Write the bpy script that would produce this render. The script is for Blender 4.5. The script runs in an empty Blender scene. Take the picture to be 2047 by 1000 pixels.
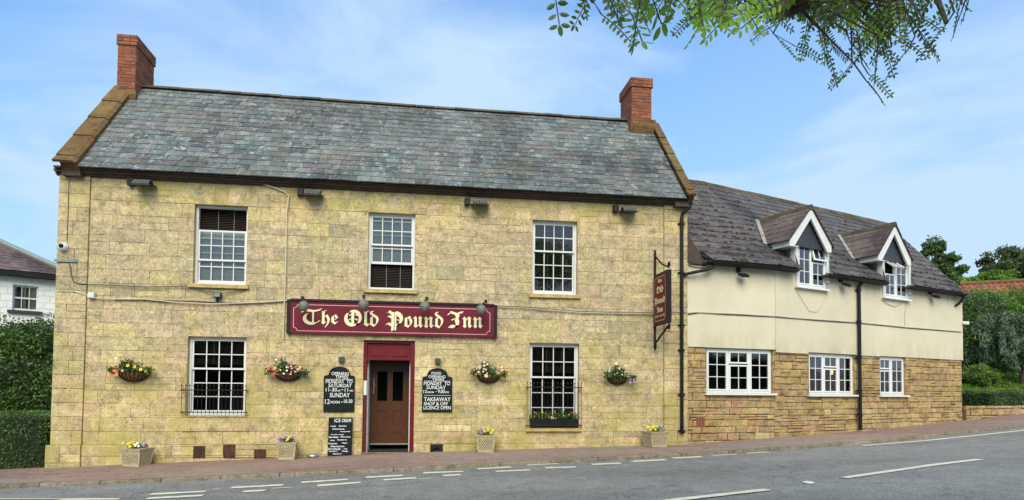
import bpy, math, random
import numpy as np
from mathutils import Vector, Matrix
random.seed(7); rng = np.random.default_rng(7)
SC = bpy.context.scene
COL = SC.collection
R = math.radians
# ------------------------------------------------------------------ camera
FPX, CX, CY, DIST, ZC = 1250.0, 1023.0, 729.3, 13.0, 1.36
YAW, PITCH, ROLL = 0.136996, 0.036143, 0.00915
fw = Vector((math.sin(YAW)*math.cos(PITCH), math.cos(YAW)*math.cos(PITCH), math.sin(PITCH)))
r0 = Vector((math.cos(YAW), -math.sin(YAW), 0)); u0 = r0.cross(fw)
rt = math.cos(ROLL)*r0 + math.sin(ROLL)*u0; up = -math.sin(ROLL)*r0 + math.cos(ROLL)*u0
cam = bpy.data.cameras.new('camera'); camo = bpy.data.objects.new('camera', cam); COL.objects.link(camo)
M = Matrix.Identity(4)
for i in range(3):
    M[i][0] = rt[i]; M[i][1] = up[i]; M[i][2] = -fw[i]
M[0][3], M[1][3], M[2][3] = 0, -DIST, ZC
camo.matrix_world = M
cam.sensor_width = 36; cam.lens = FPX/2047*36; cam.shift_y = (CY-500)/2047; cam.shift_x = (1023.5-CX)/2047
cam.clip_start = .05; cam.clip_end = 2000
SC.camera = camo
# ------------------------------------------------------------------ light
SUN_EL, SUN_AZ = 41, 188          # compass azimuth (from +Y clockwise): behind the camera, to the left
W = bpy.data.worlds.new('World'); SC.world = W; W.use_nodes = True
nt = W.node_tree; nt.nodes.clear()
def N(t, **k):
    n = nt.nodes.new(t)
    for a, b in k.items(): setattr(n, a, b)
    return n
sky = N('ShaderNodeTexSky'); sky.sky_type = 'NISHITA'; sky.sun_disc = False
sky.sun_elevation = R(SUN_EL); sky.sun_rotation = R(SUN_AZ); sky.air_density = 1.0; sky.dust_density = .6; sky.ozone_density = 2.5
tc = N('ShaderNodeTexCoord'); mp = N('ShaderNodeMapping'); mp.inputs['Scale'].default_value = (1.2, 1.2, 3.4); mp.inputs['Rotation'].default_value = (0, R(28), R(10))
ns = N('ShaderNodeTexNoise'); ns.inputs['Scale'].default_value = 1.5; ns.inputs['Detail'].default_value = 9; ns.inputs['Roughness'].default_value = .52; ns.inputs['Distortion'].default_value = .45
nt.links.new(tc.outputs['Generated'], mp.inputs['Vector']); nt.links.new(mp.outputs[0], ns.inputs['Vector'])
cr = N('ShaderNodeValToRGB'); cr.color_ramp.elements[0].position = .35; cr.color_ramp.elements[0].color = (0, 0, 0, 1); cr.color_ramp.elements[1].position = .62; cr.color_ramp.elements[1].color = (1, 1, 1, 1)
nt.links.new(ns.outputs['Fac'], cr.inputs['Fac'])
# haze towards the right-hand horizon: thin high cloud that thickens low down
sp = N('ShaderNodeSeparateXYZ'); nt.links.new(tc.outputs['Generated'], sp.inputs[0])
hz = N('ShaderNodeMapRange'); hz.inputs['From Min'].default_value = .95; hz.inputs['From Max'].default_value = .08; hz.inputs['To Min'].default_value = 0; hz.inputs['To Max'].default_value = .95
nt.links.new(sp.outputs['Z'], hz.inputs['Value'])
hx = N('ShaderNodeMapRange'); hx.inputs['From Min'].default_value = -.7; hx.inputs['From Max'].default_value = .6; hx.inputs['To Min'].default_value = .25; hx.inputs['To Max'].default_value = 1
nt.links.new(sp.outputs['X'], hx.inputs['Value'])
hm = N('ShaderNodeMath', operation='MULTIPLY'); nt.links.new(hz.outputs[0], hm.inputs[0]); nt.links.new(hx.outputs[0], hm.inputs[1])
ad = N('ShaderNodeMath', operation='MULTIPLY_ADD'); ad.inputs[1].default_value = .85; ad.use_clamp = True
nt.links.new(cr.outputs['Color'], ad.inputs[0]); nt.links.new(hm.outputs[0], ad.inputs[2])
gm = N('ShaderNodeMix', data_type='RGBA', blend_type='MULTIPLY'); gm.inputs['Factor'].default_value = 1; gm.inputs['B'].default_value = (.25, 1.22, 1.95, 1)
nt.links.new(sky.outputs[0], gm.inputs['A'])
CLOUD = (4.15, 5.6, 7.2, 1)
capn = N('ShaderNodeMix', data_type='RGBA', blend_type='DARKEN'); capn.inputs['Factor'].default_value = 1; capn.inputs['B'].default_value = CLOUD; nt.links.new(gm.outputs['Result'], capn.inputs['A'])
mx = N('ShaderNodeMix', data_type='RGBA'); mx.inputs['B'].default_value = CLOUD
nt.links.new(ad.outputs[0], mx.inputs['Factor']); nt.links.new(capn.outputs['Result'], mx.inputs['A'])
bg = N('ShaderNodeBackground'); bg.inputs['Strength'].default_value = .1
ou = N('ShaderNodeOutputWorld'); nt.links.new(mx.outputs['Result'], bg.inputs['Color']); nt.links.new(bg.outputs[0], ou.inputs['Surface'])
sl = bpy.data.lights.new('sun', 'SUN'); sl.energy = 3.0; sl.angle = R(45); sl.color = (1, .90, .74)
so = bpy.data.objects.new('sun', sl); COL.objects.link(so)
az = R(SUN_AZ); d = Vector((math.sin(az)*math.cos(R(SUN_EL)), math.cos(az)*math.cos(R(SUN_EL)), math.sin(R(SUN_EL))))
so.rotation_euler = d.to_track_quat('Z', 'Y').to_euler(); so.location = (0, -30, 40)
SC.view_settings.view_transform = 'Standard'; SC.view_settings.look = 'None'; SC.view_settings.gamma = 1
SC.view_settings.exposure = 0.5

# ------------------------------------------------------------------ photo ray helpers (where things stand)
def ray(px, py): return fw + rt*((px-CX)/FPX) - up*((py-CY)/FPX)
def P(px, py, y=0.0):
    d = ray(px, py); t = (y+DIST)/d.y; return Vector((d.x*t, y, ZC+d.z*t))
def atX(px, py, x):
    d = ray(px, py); t = x/d.x; return Vector((x, t*d.y-DIST, ZC+d.z*t))
HX = [-60, -12, -7.07, -.8, 5.65, 8, 10.95, 15.4, 25, 60]; HZ = [-2.6, -.45, -.24, .0, .165, .262, .335, .52, 1.05, 3.4]
def hp(x): return float(np.interp(x, HX, HZ))
def onG(px, py, off=0.0):
    d = ray(px, py); z = 0
    for i in range(60):
        t = (z-ZC)/d.z; z = .5*z+.5*(hp(d.x*t)+off)
    t = (z-ZC)/d.z
    return Vector((d.x*t, d.y*t-DIST, z))
class Fr:
    """vertical plane: origin, direction along it, outward normal"""
    def __init__(s, p0, p1):
        s.o = np.array(p0, float); d = np.array(p1, float)-s.o; s.len = float(np.linalg.norm(d)); s.u = d/s.len; s.n = np.array([s.u[1], -s.u[0]])
    def pt(s, u, v, z): p = s.o+s.u*u+s.n*v; return (float(p[0]), float(p[1]), float(z))
    def px(s, px, py, off=0.0):
        d = ray(px, py); o = s.o+s.n*off
        t = (o@s.n+DIST*s.n[1])/(d.x*s.n[0]+d.y*s.n[1])
        p = np.array([d.x*t, d.y*t-DIST]); return float((p-s.o)@s.u), ZC+d.z*t
F0 = Fr((0, 0), (1, 0))
XL, XR = -7.02, 5.655
PA, PB, PC = (XR-.01, .03), (7.965, .44), (15.46, 3.24)
FA = Fr(PA, PB); FB = Fr(PB, PC)

# ------------------------------------------------------------------ mesh builder
ORG = {}
def tag(o, label=None, cat=None, group=None, kind=None):
    if label: o['label'] = label
    if cat: o['category'] = cat
    if group: o['group'] = group
    if kind: o['kind'] = kind
    return o
def thing(name, label, cat, loc=(0, 0, 0), group=None):
    o = bpy.data.objects.new(name, None); COL.objects.link(o); o.location = loc; o.empty_display_size = .2
    ORG[o] = Vector(loc); return tag(o, label, cat, group)
class MB:
    def __init__(s): s.v = []; s.f = []; s.m = []; s.r = []; s.np = []
    def add(s, vs, fs, m=0, r=None):
        b = len(s.v); s.v += [tuple(p) for p in vs]; r = random.random() if r is None else r
        for f in fs: s.f.append(tuple(i+b for i in f)); s.m.append(m); s.r.append(r)
        return s
    def hexa(s, p, m=0, r=None):      # 8 points: bottom 4, top 4
        return s.add(p, [(0, 3, 2, 1), (4, 5, 6, 7), (0, 1, 5, 4), (1, 2, 6, 5), (2, 3, 7, 6), (3, 0, 4, 7)], m, r)
    def box(s, x0, x1, y0, y1, z0, z1, m=0, r=None):
        return s.hexa([(x0, y0, z0), (x1, y0, z0), (x1, y1, z0), (x0, y1, z0), (x0, y0, z1), (x1, y0, z1), (x1, y1, z1), (x0, y1, z1)], m, r)
    def fbox(s, F, a0, a1, v0, v1, z0, z1, m=0, r=None):
        q = [(a0, v1), (a1, v1), (a1, v0), (a0, v0)]
        return s.hexa([F.pt(a, v, z0) for a, v in q]+[F.pt(a, v, z1) for a, v in q], m, r)
    def obox(s, c, ax, ay, az_, m=0, r=None):   # half-axis vectors
        c = Vector(c); ax, ay, az_ = Vector(ax), Vector(ay), Vector(az_); p = []
        for k in (-1, 1):
            for i, j in ((-1, -1), (1, -1), (1, 1), (-1, 1)): p.append(c+ax*i+ay*j+az_*k)
        return s.hexa(p, m, r)
    def bar(s, a, b, w, t=None, m=0, r=None, upv=(0, 0, 1)):
        a, b = Vector(a), Vector(b); d = b-a; t = w if t is None else t
        x = d.cross(Vector(upv)); x = x.normalized() if x.length > 1e-5 else Vector((1, 0, 0)); y = x.cross(d).normalized()
        return s.obox((a+b)/2, d/2, x*w/2, y*t/2, m, r)
    def prism(s, pts, f, d0, d1, m=0, r=None):  # pts 2d, f(a,b,depth)->3d
        n = len(pts); vs = [f(a, b, d0) for a, b in pts]+[f(a, b, d1) for a, b in pts]
        fs = [tuple(range(n)), tuple(range(2*n-1, n-1, -1))]+[(i, (i+1) % n, (i+1) % n+n, i+n) for i in range(n)]
        return s.add(vs, fs, m, r)
    def tube(s, pts, rad, n=8, m=0, r=None, cap=True):
        pts = [Vector(p) for p in pts]; k = len(pts); rad = rad if isinstance(rad, (list, tuple)) else [rad]*k; vs = []; fs = []
        for i, p in enumerate(pts):
            d = (pts[min(i+1, k-1)]-pts[max(i-1, 0)]); d = d.normalized() if d.length > 0 else Vector((0, 0, 1))
            a = Vector((0, 0, 1)) if abs(d.z) < .9 else Vector((0, 1, 0)); x = d.cross(a).normalized(); y = d.cross(x)
            for j in range(n): t = 2*math.pi*j/n; vs.append(p+(x*math.cos(t)+y*math.sin(t))*rad[i])
        for i in range(k-1):
            for j in range(n): fs.append((i*n+j, i*n+(j+1) % n, (i+1)*n+(j+1) % n, (i+1)*n+j))
        if cap: fs += [tuple(range(n-1, -1, -1)), tuple(range((k-1)*n, k*n))]
        return s.add(vs, fs, m, r)
    def lathe(s, c, prof, n=16, m=0, r=None, axis=None, sx=1, sy=1, a0=0, a1=2*math.pi):
        c = Vector(c); z = Vector(axis).normalized() if axis else Vector((0, 0, 1)); q = z.to_track_quat('Z', 'Y') if axis else None
        vs = []; fs = []; full = abs(a1-a0-2*math.pi) < 1e-6; cn = n if full else n+1
        for rr, h in prof:
            for j in range(cn):
                t = a0+(a1-a0)*j/n; p = Vector((rr*math.cos(t)*sx, rr*math.sin(t)*sy, h)); vs.append(c+(q@p if q else p))
        for i in range(len(prof)-1):
            for j in range(n): k = (j+1) % cn; fs.append((i*cn+j, i*cn+k, (i+1)*cn+k, (i+1)*cn+j))
        return s.add(vs, fs, m, r)
    def ball(s, c, rad, n=14, m=0, r=None, sz=1):
        return s.lathe(c, [(rad*math.sin(math.pi*i/8)+1e-4, -rad*sz*math.cos(math.pi*i/8)) for i in range(9)], n, m, r)
    def build(s, name, mats, parent=None, smooth=False):
        me = bpy.data.meshes.new(name); o = bpy.data.objects.new(name, me); COL.objects.link(o)
        off = Vector((0, 0, 0))
        if parent is not None: o.parent = parent; off = ORG[parent]; ORG[o] = off
        else: ORG[o] = off
        v = np.array(s.v, dtype=float).reshape(-1, 3)-np.array(off)
        me.from_pydata(v.tolist(), [], s.f)
        for m in (mats if isinstance(mats, (list, tuple)) else [mats]): me.materials.append(m)
        me.polygons.foreach_set('material_index', s.m)
        a = me.attributes.new('rnd', 'FLOAT', 'FACE'); a.data.foreach_set('value', s.r)
        if smooth: me.polygons.foreach_set('use_smooth', [True]*len(s.f))
        me.update(); return o
def sub(rects, hole):
    h0, h1, g0, g1 = hole; out = []
    for (a0, a1, b0, b1) in rects:
        if h0 >= a1 or h1 <= a0 or g0 >= b1 or g1 <= b0: out.append((a0, a1, b0, b1)); continue
        if b0 < g0: out.append((a0, a1, b0, g0))
        if g1 < b1: out.append((a0, a1, g1, b1))
        c0, c1 = max(b0, g0), min(b1, g1)
        if a0 < h0: out.append((a0, h0, c0, c1))
        if h1 < a1: out.append((h1, a1, c0, c1))
    return out
def fface(mb, F, a0, a1, v, z0, z1, m=0, r=None): mb.add([F.pt(a0, v, z0), F.pt(a1, v, z0), F.pt(a1, v, z1), F.pt(a0, v, z1)], [(0, 1, 2, 3)], m, r)
def block(mb, F, a0, a1, z0, z1, v, gap=.004, bev=.006, jit=0.0, m=0, r=None, dep=.02):
    if a1-a0 < .03 or z1-z0 < .025: return
    a0 += gap; a1 -= gap; z0 += gap; z1 -= gap
    j = lambda: random.uniform(-jit, jit)
    c = [(a0+j(), z0+j()), (a1+j(), z0+j()), (a1+j(), z1+j()), (a0+j(), z1+j())]
    i = [(a0+bev, z0+bev), (a1-bev, z0+bev), (a1-bev, z1-bev), (a0+bev, z1-bev)]; i = [(x+j()*.6, y+j()*.6) for x, y in i]
    vs = [F.pt(x, v-dep, y) for x, y in c]+[F.pt(x, v-.3*bev, y) for x, y in c]+[F.pt(x, v+random.uniform(0, jit), y) for x, y in i]
    fs = [(8, 9, 10, 11)]+[(k, (k+1) % 4, (k+1) % 4+4, k+4) for k in range(4)]+[(k+4, (k+1) % 4+4, (k+1) % 4+8, k+8) for k in range(4)]
    mb.add(vs, fs, m, r)
def courses(mb, F, a0, a1, zf, z1, ch, wr, holes, v=.012, gap=.004, bev=.006, jit=0.0, dv=.003, m=0, chj=.0, dep=.02):
    """coursed blocks; zf = lowest z"""
    z = zf
    while z < z1-.02:
        h = ch*random.uniform(1-chj, 1+chj); zt = min(z+h, z1)
        if z1-zt < .3*ch: zt = z1
        a = a0; first = random.uniform(*wr)*random.uniform(.4, 1)
        while a < a1-.01:
            w = first if first else random.uniform(*wr); first = None; b = min(a+w, a1)
            if a1-b < wr[0]*.5: b = a1
            split = random.random() < (.22 if chj > 0 else .10) and (zt-z) > ch*.7
            ls = [(z, (z+zt)/2), ((z+zt)/2, zt)] if split else [(z, zt)]
            for (p0, p1) in ls:
                rs = [(a, b, p0, p1)]
                for h_ in holes: rs = sub(rs, h_)
                rr = random.random(); vv = v+random.uniform(-dv, dv)
                for q in rs: block(mb, F, q[0], q[1], q[2], q[3], vv, gap, bev, jit, m, rr, dep)
            a = b
        z = zt

# ------------------------------------------------------------------ materials
def newmat(name):
    m = bpy.data.materials.new(name); m.use_nodes = True; t = m.node_tree; t.nodes.clear()
    o = t.nodes.new('ShaderNodeOutputMaterial'); p = t.nodes.new('ShaderNodeBsdfPrincipled'); t.links.new(p.outputs[0], o.inputs[0]); return m, t, p, o
def nd(t, ty, **k):
    n = t.nodes.new(ty)
    for a, b in k.items():
        if a.startswith('i_'): n.inputs[a[2:].replace('_', ' ')].default_value = b
        else: setattr(n, a, b)
    return n
def ramp(t, src, stops, interp='LINEAR'):
    n = t.nodes.new('ShaderNodeValToRGB'); e = n.color_ramp; e.interpolation = interp
    while len(e.elements) > 1: e.elements.remove(e.elements[-1])
    e.elements[0].position = stops[0][0]; c = stops[0][1]; e.elements[0].color = (*c, 1) if len(c) == 3 else c
    for p, c in stops[1:]: x = e.elements.new(p); x.color = (*c, 1) if len(c) == 3 else c
    t.links.new(src, n.inputs['Fac']); return n.outputs['Color']
def noise(t, scale, detail=4, rough=.55, vec=None, dist=0, sc=None):
    n = nd(t, 'ShaderNodeTexNoise'); n.inputs['Scale'].default_value = scale; n.inputs['Detail'].default_value = detail; n.inputs['Roughness'].default_value = rough; n.inputs['Distortion'].default_value = dist
    if vec is None:
        vec = nd(t, 'ShaderNodeNewGeometry').outputs['Position']
    if sc:
        mpp = nd(t, 'ShaderNodeMapping'); mpp.inputs['Scale'].default_value = sc; t.links.new(vec, mpp.inputs['Vector']); vec = mpp.outputs[0]
    t.links.new(vec, n.inputs['Vector']); return n.outputs['Fac']
def mix(t, fac, a, b, mode='MIX'):
    n = nd(t, 'ShaderNodeMix', data_type='RGBA', blend_type=mode)
    for s, v in (('Factor', fac), ('A', a), ('B', b)):
        if isinstance(v, (int, float)): n.inputs[s].default_value = v
        elif isinstance(v, tuple): n.inputs[s].default_value = (*v, 1)
        else: t.links.new(v, n.inputs[s])
    return n.outputs['Result']
def bump(t, p, h, strength=.5, dist=.01):
    b = nd(t, 'ShaderNodeBump'); b.inputs['Strength'].default_value = strength; b.inputs['Distance'].default_value = dist; t.links.new(h, b.inputs['Height']); t.links.new(b.outputs[0], p.inputs['Normal'])
def attr(t, n='rnd'): return nd(t, 'ShaderNodeAttribute', attribute_name=n).outputs['Fac']
def mth(t, op, a, b=0.0):
    n = nd(t, 'ShaderNodeMath', operation=op)
    for i, v in enumerate((a, b)):
        if isinstance(v, (int, float)): n.inputs[i].default_value = v
        else: t.links.new(v, n.inputs[i])
    return n.outputs[0]
def plain(name, c, rough=.6, metal=0, var=.12, ns_=14, bmp=0.0, spec=.5, streak=None):
    m, t, p, o = newmat(name); f = noise(t, ns_, 5)
    k = ramp(t, f, [(.3, tuple(x*(1-var) for x in c)), (.7, tuple(min(1, x*(1+var)) for x in c))])
    t.links.new(k, p.inputs['Base Color']); p.inputs['Roughness'].default_value = rough; p.inputs['Metallic'].default_value = metal; p.inputs['Specular IOR Level'].default_value = spec
    if bmp: bump(t, p, f, bmp, .01)
    return m
def stone_mat(name, pal, alg=True, pits=True, b=.35, dark=0.0):
    m, t, p, o = newmat(name); r = attr(t)
    base = ramp(t, r, [(i/(len(pal)-1), c) for i, c in enumerate(pal)])
    big = noise(t, .55, 3, .5); base = mix(t, ramp(t, big, [(.42, (0, 0, 0)), (.6, (.6, .6, .6))]), base, (.52, .40, .27) if alg else (.36, .25, .13) if name == 'rubble' else tuple(sum(c[i] for c in pal)/len(pal) for i in range(3)))
    wn_ = nd(t, 'ShaderNodeTexWhiteNoise', noise_dimensions='1D'); t.links.new(r, wn_.inputs['W']); base = mix(t, 1.0, base, ramp(t, wn_.outputs['Value'], [(0, (.90, .88, .80)), (1, (1.14, 1.10, .98))]), 'MULTIPLY')
    hs_ = noise(t, 3.2, 8, .75, sc=(.45, .45, 1.6)); base = mix(t, 1.0, base, ramp(t, hs_, [(.38, (.82, .82, .81)), (.5, (1, 1, 1)), (.62, (1.09, 1.09, 1.08))]), 'MULTIPLY')
    med = noise(t, 5, 8, .7); base = mix(t, 1.0, base, ramp(t, med, [(.36, (.60, .60, .56)), (.48, (.94, .94, .92)), (.64, (1.18, 1.16, 1.12))]), 'MULTIPLY')
    fine = noise(t, 24, 7, .8); base = mix(t, 1.0, base, ramp(t, fine, [(.36, (.58, .56, .52)), (.5, (1, 1, 1)), (.64, (1.25, 1.25, 1.23))]), 'MULTIPLY')
    sx = nd(t, 'ShaderNodeSeparateXYZ'); t.links.new(nd(t, 'ShaderNodeNewGeometry').outputs['Position'], sx.inputs[0])
    if alg:
        # pale lichen speckle in the middle of the wall, green algae high and low
        li = noise(t, 16, 8, .8); band = ramp(t, mth(t, 'DIVIDE', sx.outputs['Z'], 6), [(.3, (0, 0, 0)), (.45, (1, 1, 1)), (.72, (1, 1, 1)), (.8, (0, 0, 0))])
        lf = mth(t, 'MULTIPLY', ramp(t, li, [(.49, (0, 0, 0)), (.56, (.7, .7, .7))]), band); base = mix(t, lf, base, (.30, .28, .19))
        li2 = ramp(t, noise(t, 27, 6, .7, dist=.5), [(.56, (0, 0, 0)), (.62, (.6, .6, .6))]); base = mix(t, li2, base, (.66, .60, .44))
        al = noise(t, 1.6, 7, .7, dist=.3); zb = ramp(t, mth(t, 'DIVIDE', sx.outputs['Z'], 6), [(.0, (1, 1, 1)), (.22, (.75, .75, .75)), (.4, (0, 0, 0)), (.77, (0, 0, 0)), (.84, (.9, .9, .9))])
        af = mth(t, 'MULTIPLY', ramp(t, al, [(.44, (0, 0, 0)), (.62, (.8, .8, .8))]), zb); base = mix(t, af, base, (.40, .35, .095))
        dk = noise(t, 2.3, 8, .75, sc=(1, 1, .55)); dkf = mth(t, 'MULTIPLY', ramp(t, dk, [(.55, (0, 0, 0)), (.68, (.75, .75, .75))]), ramp(t, mth(t, 'DIVIDE', sx.outputs['Z'], 6), [(0, (1, 1, 1)), (.1, (.5, .5, .5)), (.25, (.05, .05, .05)), (.72, (.08, .08, .08)), (.84, (.6, .6, .6))])); base = mix(t, dkf, base, (.17, .145, .07))
    else:
        al = noise(t, 1.1, 6, .7); base = mix(t, ramp(t, al, [(.5, (0, 0, 0)), (.7, (.45, .45, .45))]), base, (.36, .31, .12) if name == 'rubble' else (.19, .165, .09))
    h = mth(t, 'ADD', mth(t, 'MULTIPLY', fine, .6), med)
    if pits:
        vo = nd(t, 'ShaderNodeTexVoronoi'); vo.inputs['Scale'].default_value = 11; vo.inputs['Randomness'].default_value = 1
        t.links.new(nd(t, 'ShaderNodeNewGeometry').outputs['Position'], vo.inputs['Vector'])
        pf = mth(t, 'MULTIPLY', ramp(t, vo.outputs['Distance'], [(.1, (1, 1, 1)), (.16, (0, 0, 0))]), ramp(t, noise(t, 1.3, 3), [(.45, (0, 0, 0)), (.56, (1, 1, 1))]))
        base = mix(t, mth(t, 'MULTIPLY', pf, .75), base, (.10, .08, .04)); h = mth(t, 'SUBTRACT', h, mth(t, 'MULTIPLY', pf, .8))
    t.links.new(base, p.inputs['Base Color']); p.inputs['Roughness'].default_value = .92; p.inputs['Specular IOR Level'].default_value = .2
    bump(t, p, h, b, .02); return m
MT = {}
MT['ash'] = stone_mat('ashlar', [(.50, .415, .235), (.56, .47, .265), (.51, .375, .255), (.53, .45, .22), (.43, .375, .245), (.55, .42, .30), (.60, .52, .34), (.52, .45, .21), (.38, .335, .225)])
MT['rub'] = stone_mat('rubble', [(.44, .33, .15), (.50, .37, .21), (.38, .24, .15), (.49, .41, .17), (.46, .30, .20), (.36, .29, .18), (.52, .42, .24), (.44, .27, .18), (.40, .34, .15)], alg=False, pits=False, b=.8)
MT['mortar'] = plain('mortar', (.36, .30, .17), .95, var=.25, ns_=6)
MT['dmortar'] = plain('dark_mortar', (.13, .095, .06), .95, var=.3, ns_=9)
def brickm(name, pal):
    m, t, p, o = newmat(name); base = ramp(t, attr(t), [(i/(len(pal)-1), c) for i, c in enumerate(pal)]); f = noise(t, 22, 7, .7)
    base = mix(t, 1.0, base, ramp(t, f, [(.3, (.6, .6, .6)), (.7, (1.25, 1.2, 1.15))]), 'MULTIPLY')
    li = ramp(t, noise(t, 3, 6, .7), [(.6, (0, 0, 0)), (.72, (.5, .5, .5))]); base = mix(t, li, base, (.13, .12, .07))
    t.links.new(base, p.inputs['Base Color']); p.inputs['Roughness'].default_value = .9; bump(t, p, f, .5, .01); return m
MT['brick'] = brickm('chimney_brick', [(.24, .075, .036), (.31, .10, .048), (.19, .065, .036), (.34, .12, .06), (.26, .08, .038), (.15, .07, .045)])
MT['coping'] = stone_mat('coping', [(.17, .105, .045), (.145, .08, .04), (.20, .135, .055), (.13, .09, .042)], alg=False, pits=False, b=.9)
MT['sill'] = plain('sill_stone', (.44, .33, .13), .85, var=.3, ns_=9, bmp=.3)
def slate_mat(name, pal, lich=.5, moss=False):
    m, t, p, o = newmat(name); base = ramp(t, attr(t), [(i/(len(pal)-1), c) for i, c in enumerate(pal)], 'CONSTANT')
    f = noise(t, 9, 8, .75); base = mix(t, 1.0, base, ramp(t, f, [(.38, (.75, .75, .75)), (.62, (1.2, 1.2, 1.2))]), 'MULTIPLY')
    g = noise(t, .5, 4, .6); base = mix(t, ramp(t, g, [(.45, (0, 0, 0)), (.65, (.55, .55, .55))]), base, pal[1])
    l1 = ramp(t, noise(t, 8, 9, .82, dist=.8), [(.545, (0, 0, 0)), (.59, (lich*.8, lich*.8, lich*.8))]); base = mix(t, l1, base, (.40, .42, .36)); base = mix(t, ramp(t, noise(t, 1.4, 6, .7), [(.52, (0, 0, 0)), (.62, (.5, .5, .5))]), base, (.17, .15, .10) if not moss else (.10, .08, .07))
    l2 = ramp(t, noise(t, 26, 6, .75), [(.61, (0, 0, 0)), (.66, (lich*.8,)*3)]); base = mix(t, l2, base, (.34, .33, .27)); dz_ = ramp(t, noise(t, .42, 4, .6, dist=.6), [(.5, (1, 1, 1)), (.66, (.52, .52, .52))]); base = mix(t, 1.0, base, dz_, 'MULTIPLY')
    if moss:
        l3 = ramp(t, noise(t, 3.2, 7, .75), [(.55, (0, 0, 0)), (.68, (.8, .8, .8))]); base = mix(t, l3, base, (.10, .055, .045))
    t.links.new(base, p.inputs['Base Color']); p.inputs['Roughness'].default_value = .72; p.inputs['Specular IOR Level'].default_value = .25; bump(t, p, f, .5, .01); return m
MT['slate'] = slate_mat('blue_slate', [(.095, .112, .115), (.135, .158, .155), (.11, .105, .112), (.17, .192, .185), (.10, .13, .125), (.175, .172, .168), (.07, .08, .082), (.145, .155, .16), (.13, .118, .12), (.24, .25, .24)], 1.0)
MT['slate2'] = slate_mat('dark_slate', [(.075, .068, .07), (.10, .09, .088), (.08, .072, .075), (.115, .105, .10), (.08, .078, .08), (.11, .09, .088)], .35, True)
MT['moss'] = plain('moss', (.055, .035, .028), .95, var=.4, ns_=30, bmp=.6)
MT['ridge'] = stone_mat('ridge_tile', [(.085, .07, .055), (.12, .10, .07), (.07, .06, .05)], alg=False, pits=False, b=.6)
def render_mat():
    m, t, p, o = newmat('cream_render'); base = (.65, .59, .435); sx = nd(t, 'ShaderNodeSeparateXYZ'); t.links.new(nd(t, 'ShaderNodeNewGeometry').outputs['Position'], sx.inputs[0])
    st = noise(t, 3, 7, .7, sc=(1, 1, .25)); zf = ramp(t, mth(t, 'DIVIDE', sx.outputs['Z'], 6), [(.36, (.7, .7, .7)), (.45, (.1, .1, .1)), (.6, (.05, .05, .05)), (.7, (.9, .9, .9))])
    c = mix(t, mth(t, 'MULTIPLY', ramp(t, st, [(.40, (0, 0, 0)), (.6, (.8, .8, .8))]), zf), base, (.40, .37, .23))
    c = mix(t, 1.0, c, ramp(t, noise(t, 1.2, 5), [(.3, (.92, .92, .9)), (.7, (1.05, 1.05, 1.05))]), 'MULTIPLY')
    f = noise(t, 60, 4); c = mix(t, 1.0, c, ramp(t, f, [(.3, (.94, .94, .94)), (.7, (1.04, 1.04, 1.04))]), 'MULTIPLY')
    t.links.new(c, p.inputs['Base Color']); p.inputs['Roughness'].default_value = .9; bump(t, p, f, .25, .006); return m
MT['render'] = render_mat()
MT['white'] = plain('white_paint', (.68, .68, .65), .4, var=.05, ns_=6)
MT['upvc'] = plain('white_plastic', (.74, .74, .72), .25, var=.03, ns_=4)
MT['greyw'] = plain('weathered_white_board', (.62, .66, .64), .5, var=.1, ns_=10)
MT['black'] = plain('black_paint', (.010, .010, .011), .5, spec=.25, var=.3)
MT['iron'] = plain('black_iron', (.014, .013, .013), .6, spec=.25, var=.3)
MT['fascia'] = plain('dark_timber', (.06, .04, .028), .75, var=.4, ns_=8, bmp=.4)
MT['cornice'] = plain('brown_moulding', (.085, .055, .032), .8, var=.35, ns_=5, bmp=.4)
MT['maroon'] = plain('maroon_sign_paint', (.135, .007, .020), .55, spec=.25, var=.12, ns_=3)
MT['pinkline'] = plain('pink_line_paint', (.72, .45, .45), .5)
MT['creamt'] = plain('cream_lettering', (.80, .72, .42), .5, var=.04)
MT['shadowt'] = plain('black_lettering', (.012, .008, .01), .5)
MT['redp'] = plain('red_gloss_paint', (.135, .007, .012), .4, spec=.3, var=.15, ns_=4)
MT['slatep'] = plain('dark_cladding', (.035, .037, .045), .5, var=.3, ns_=9)
MT['leadg'] = plain('grey_lead', (.20, .23, .22), .6, var=.2)
MT['board'] = plain('chalkboard', (.011, .016, .016), .8, spec=.15, var=.35, ns_=12)
MT['chalk'] = plain('chalk_paint', (.78, .80, .78), .8)
MT['steel'] = plain('brushed_steel', (.55, .55, .52), .35, metal=.9)
MT['cable'] = plain('pale_cable', (.50, .46, .36), .7)
MT['dcable'] = plain('dark_cable', (.05, .045, .04), .7)
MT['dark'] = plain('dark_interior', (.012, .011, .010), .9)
MT['blind'] = plain('brown_blind', (.035, .025, .02), .6, var=.2)
MT['blindp'] = plain('pale_blind', (.30, .33, .31), .6, var=.1)
MT['grlamp'] = plain('green_lamp', (.03, .06, .05), .5)
MT['ballm'] = plain('grey_lamp', (.15, .155, .135), .55, var=.15, ns_=20)
MT['floodb'] = plain('floodlight_body', (.02, .02, .02), .6, spec=.25)
MT['floodg'] = plain('floodlight_ribs', (.30, .30, .29), .5, metal=.2, var=.5, ns_=40)
MT['pot'] = plain('lattice_planter', (.45, .38, .24), .85, var=.2, ns_=20, bmp=.3)
MT['potd'] = plain('planter_hollows', (.20, .085, .06), .9, var=.2)
MT['soil'] = plain('soil', (.04, .03, .02), .95)
MT['liner'] = plain('coco_liner', (.16, .085, .035), .95, var=.4, ns_=25, bmp=.6)
MT['vent'] = plain('rusty_vent', (.075, .038, .022), .9, var=.4, ns_=12)
MT['terra'] = plain('terracotta', (.34, .13, .075), .85, var=.2)
MT['whitewall'] = None
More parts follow.
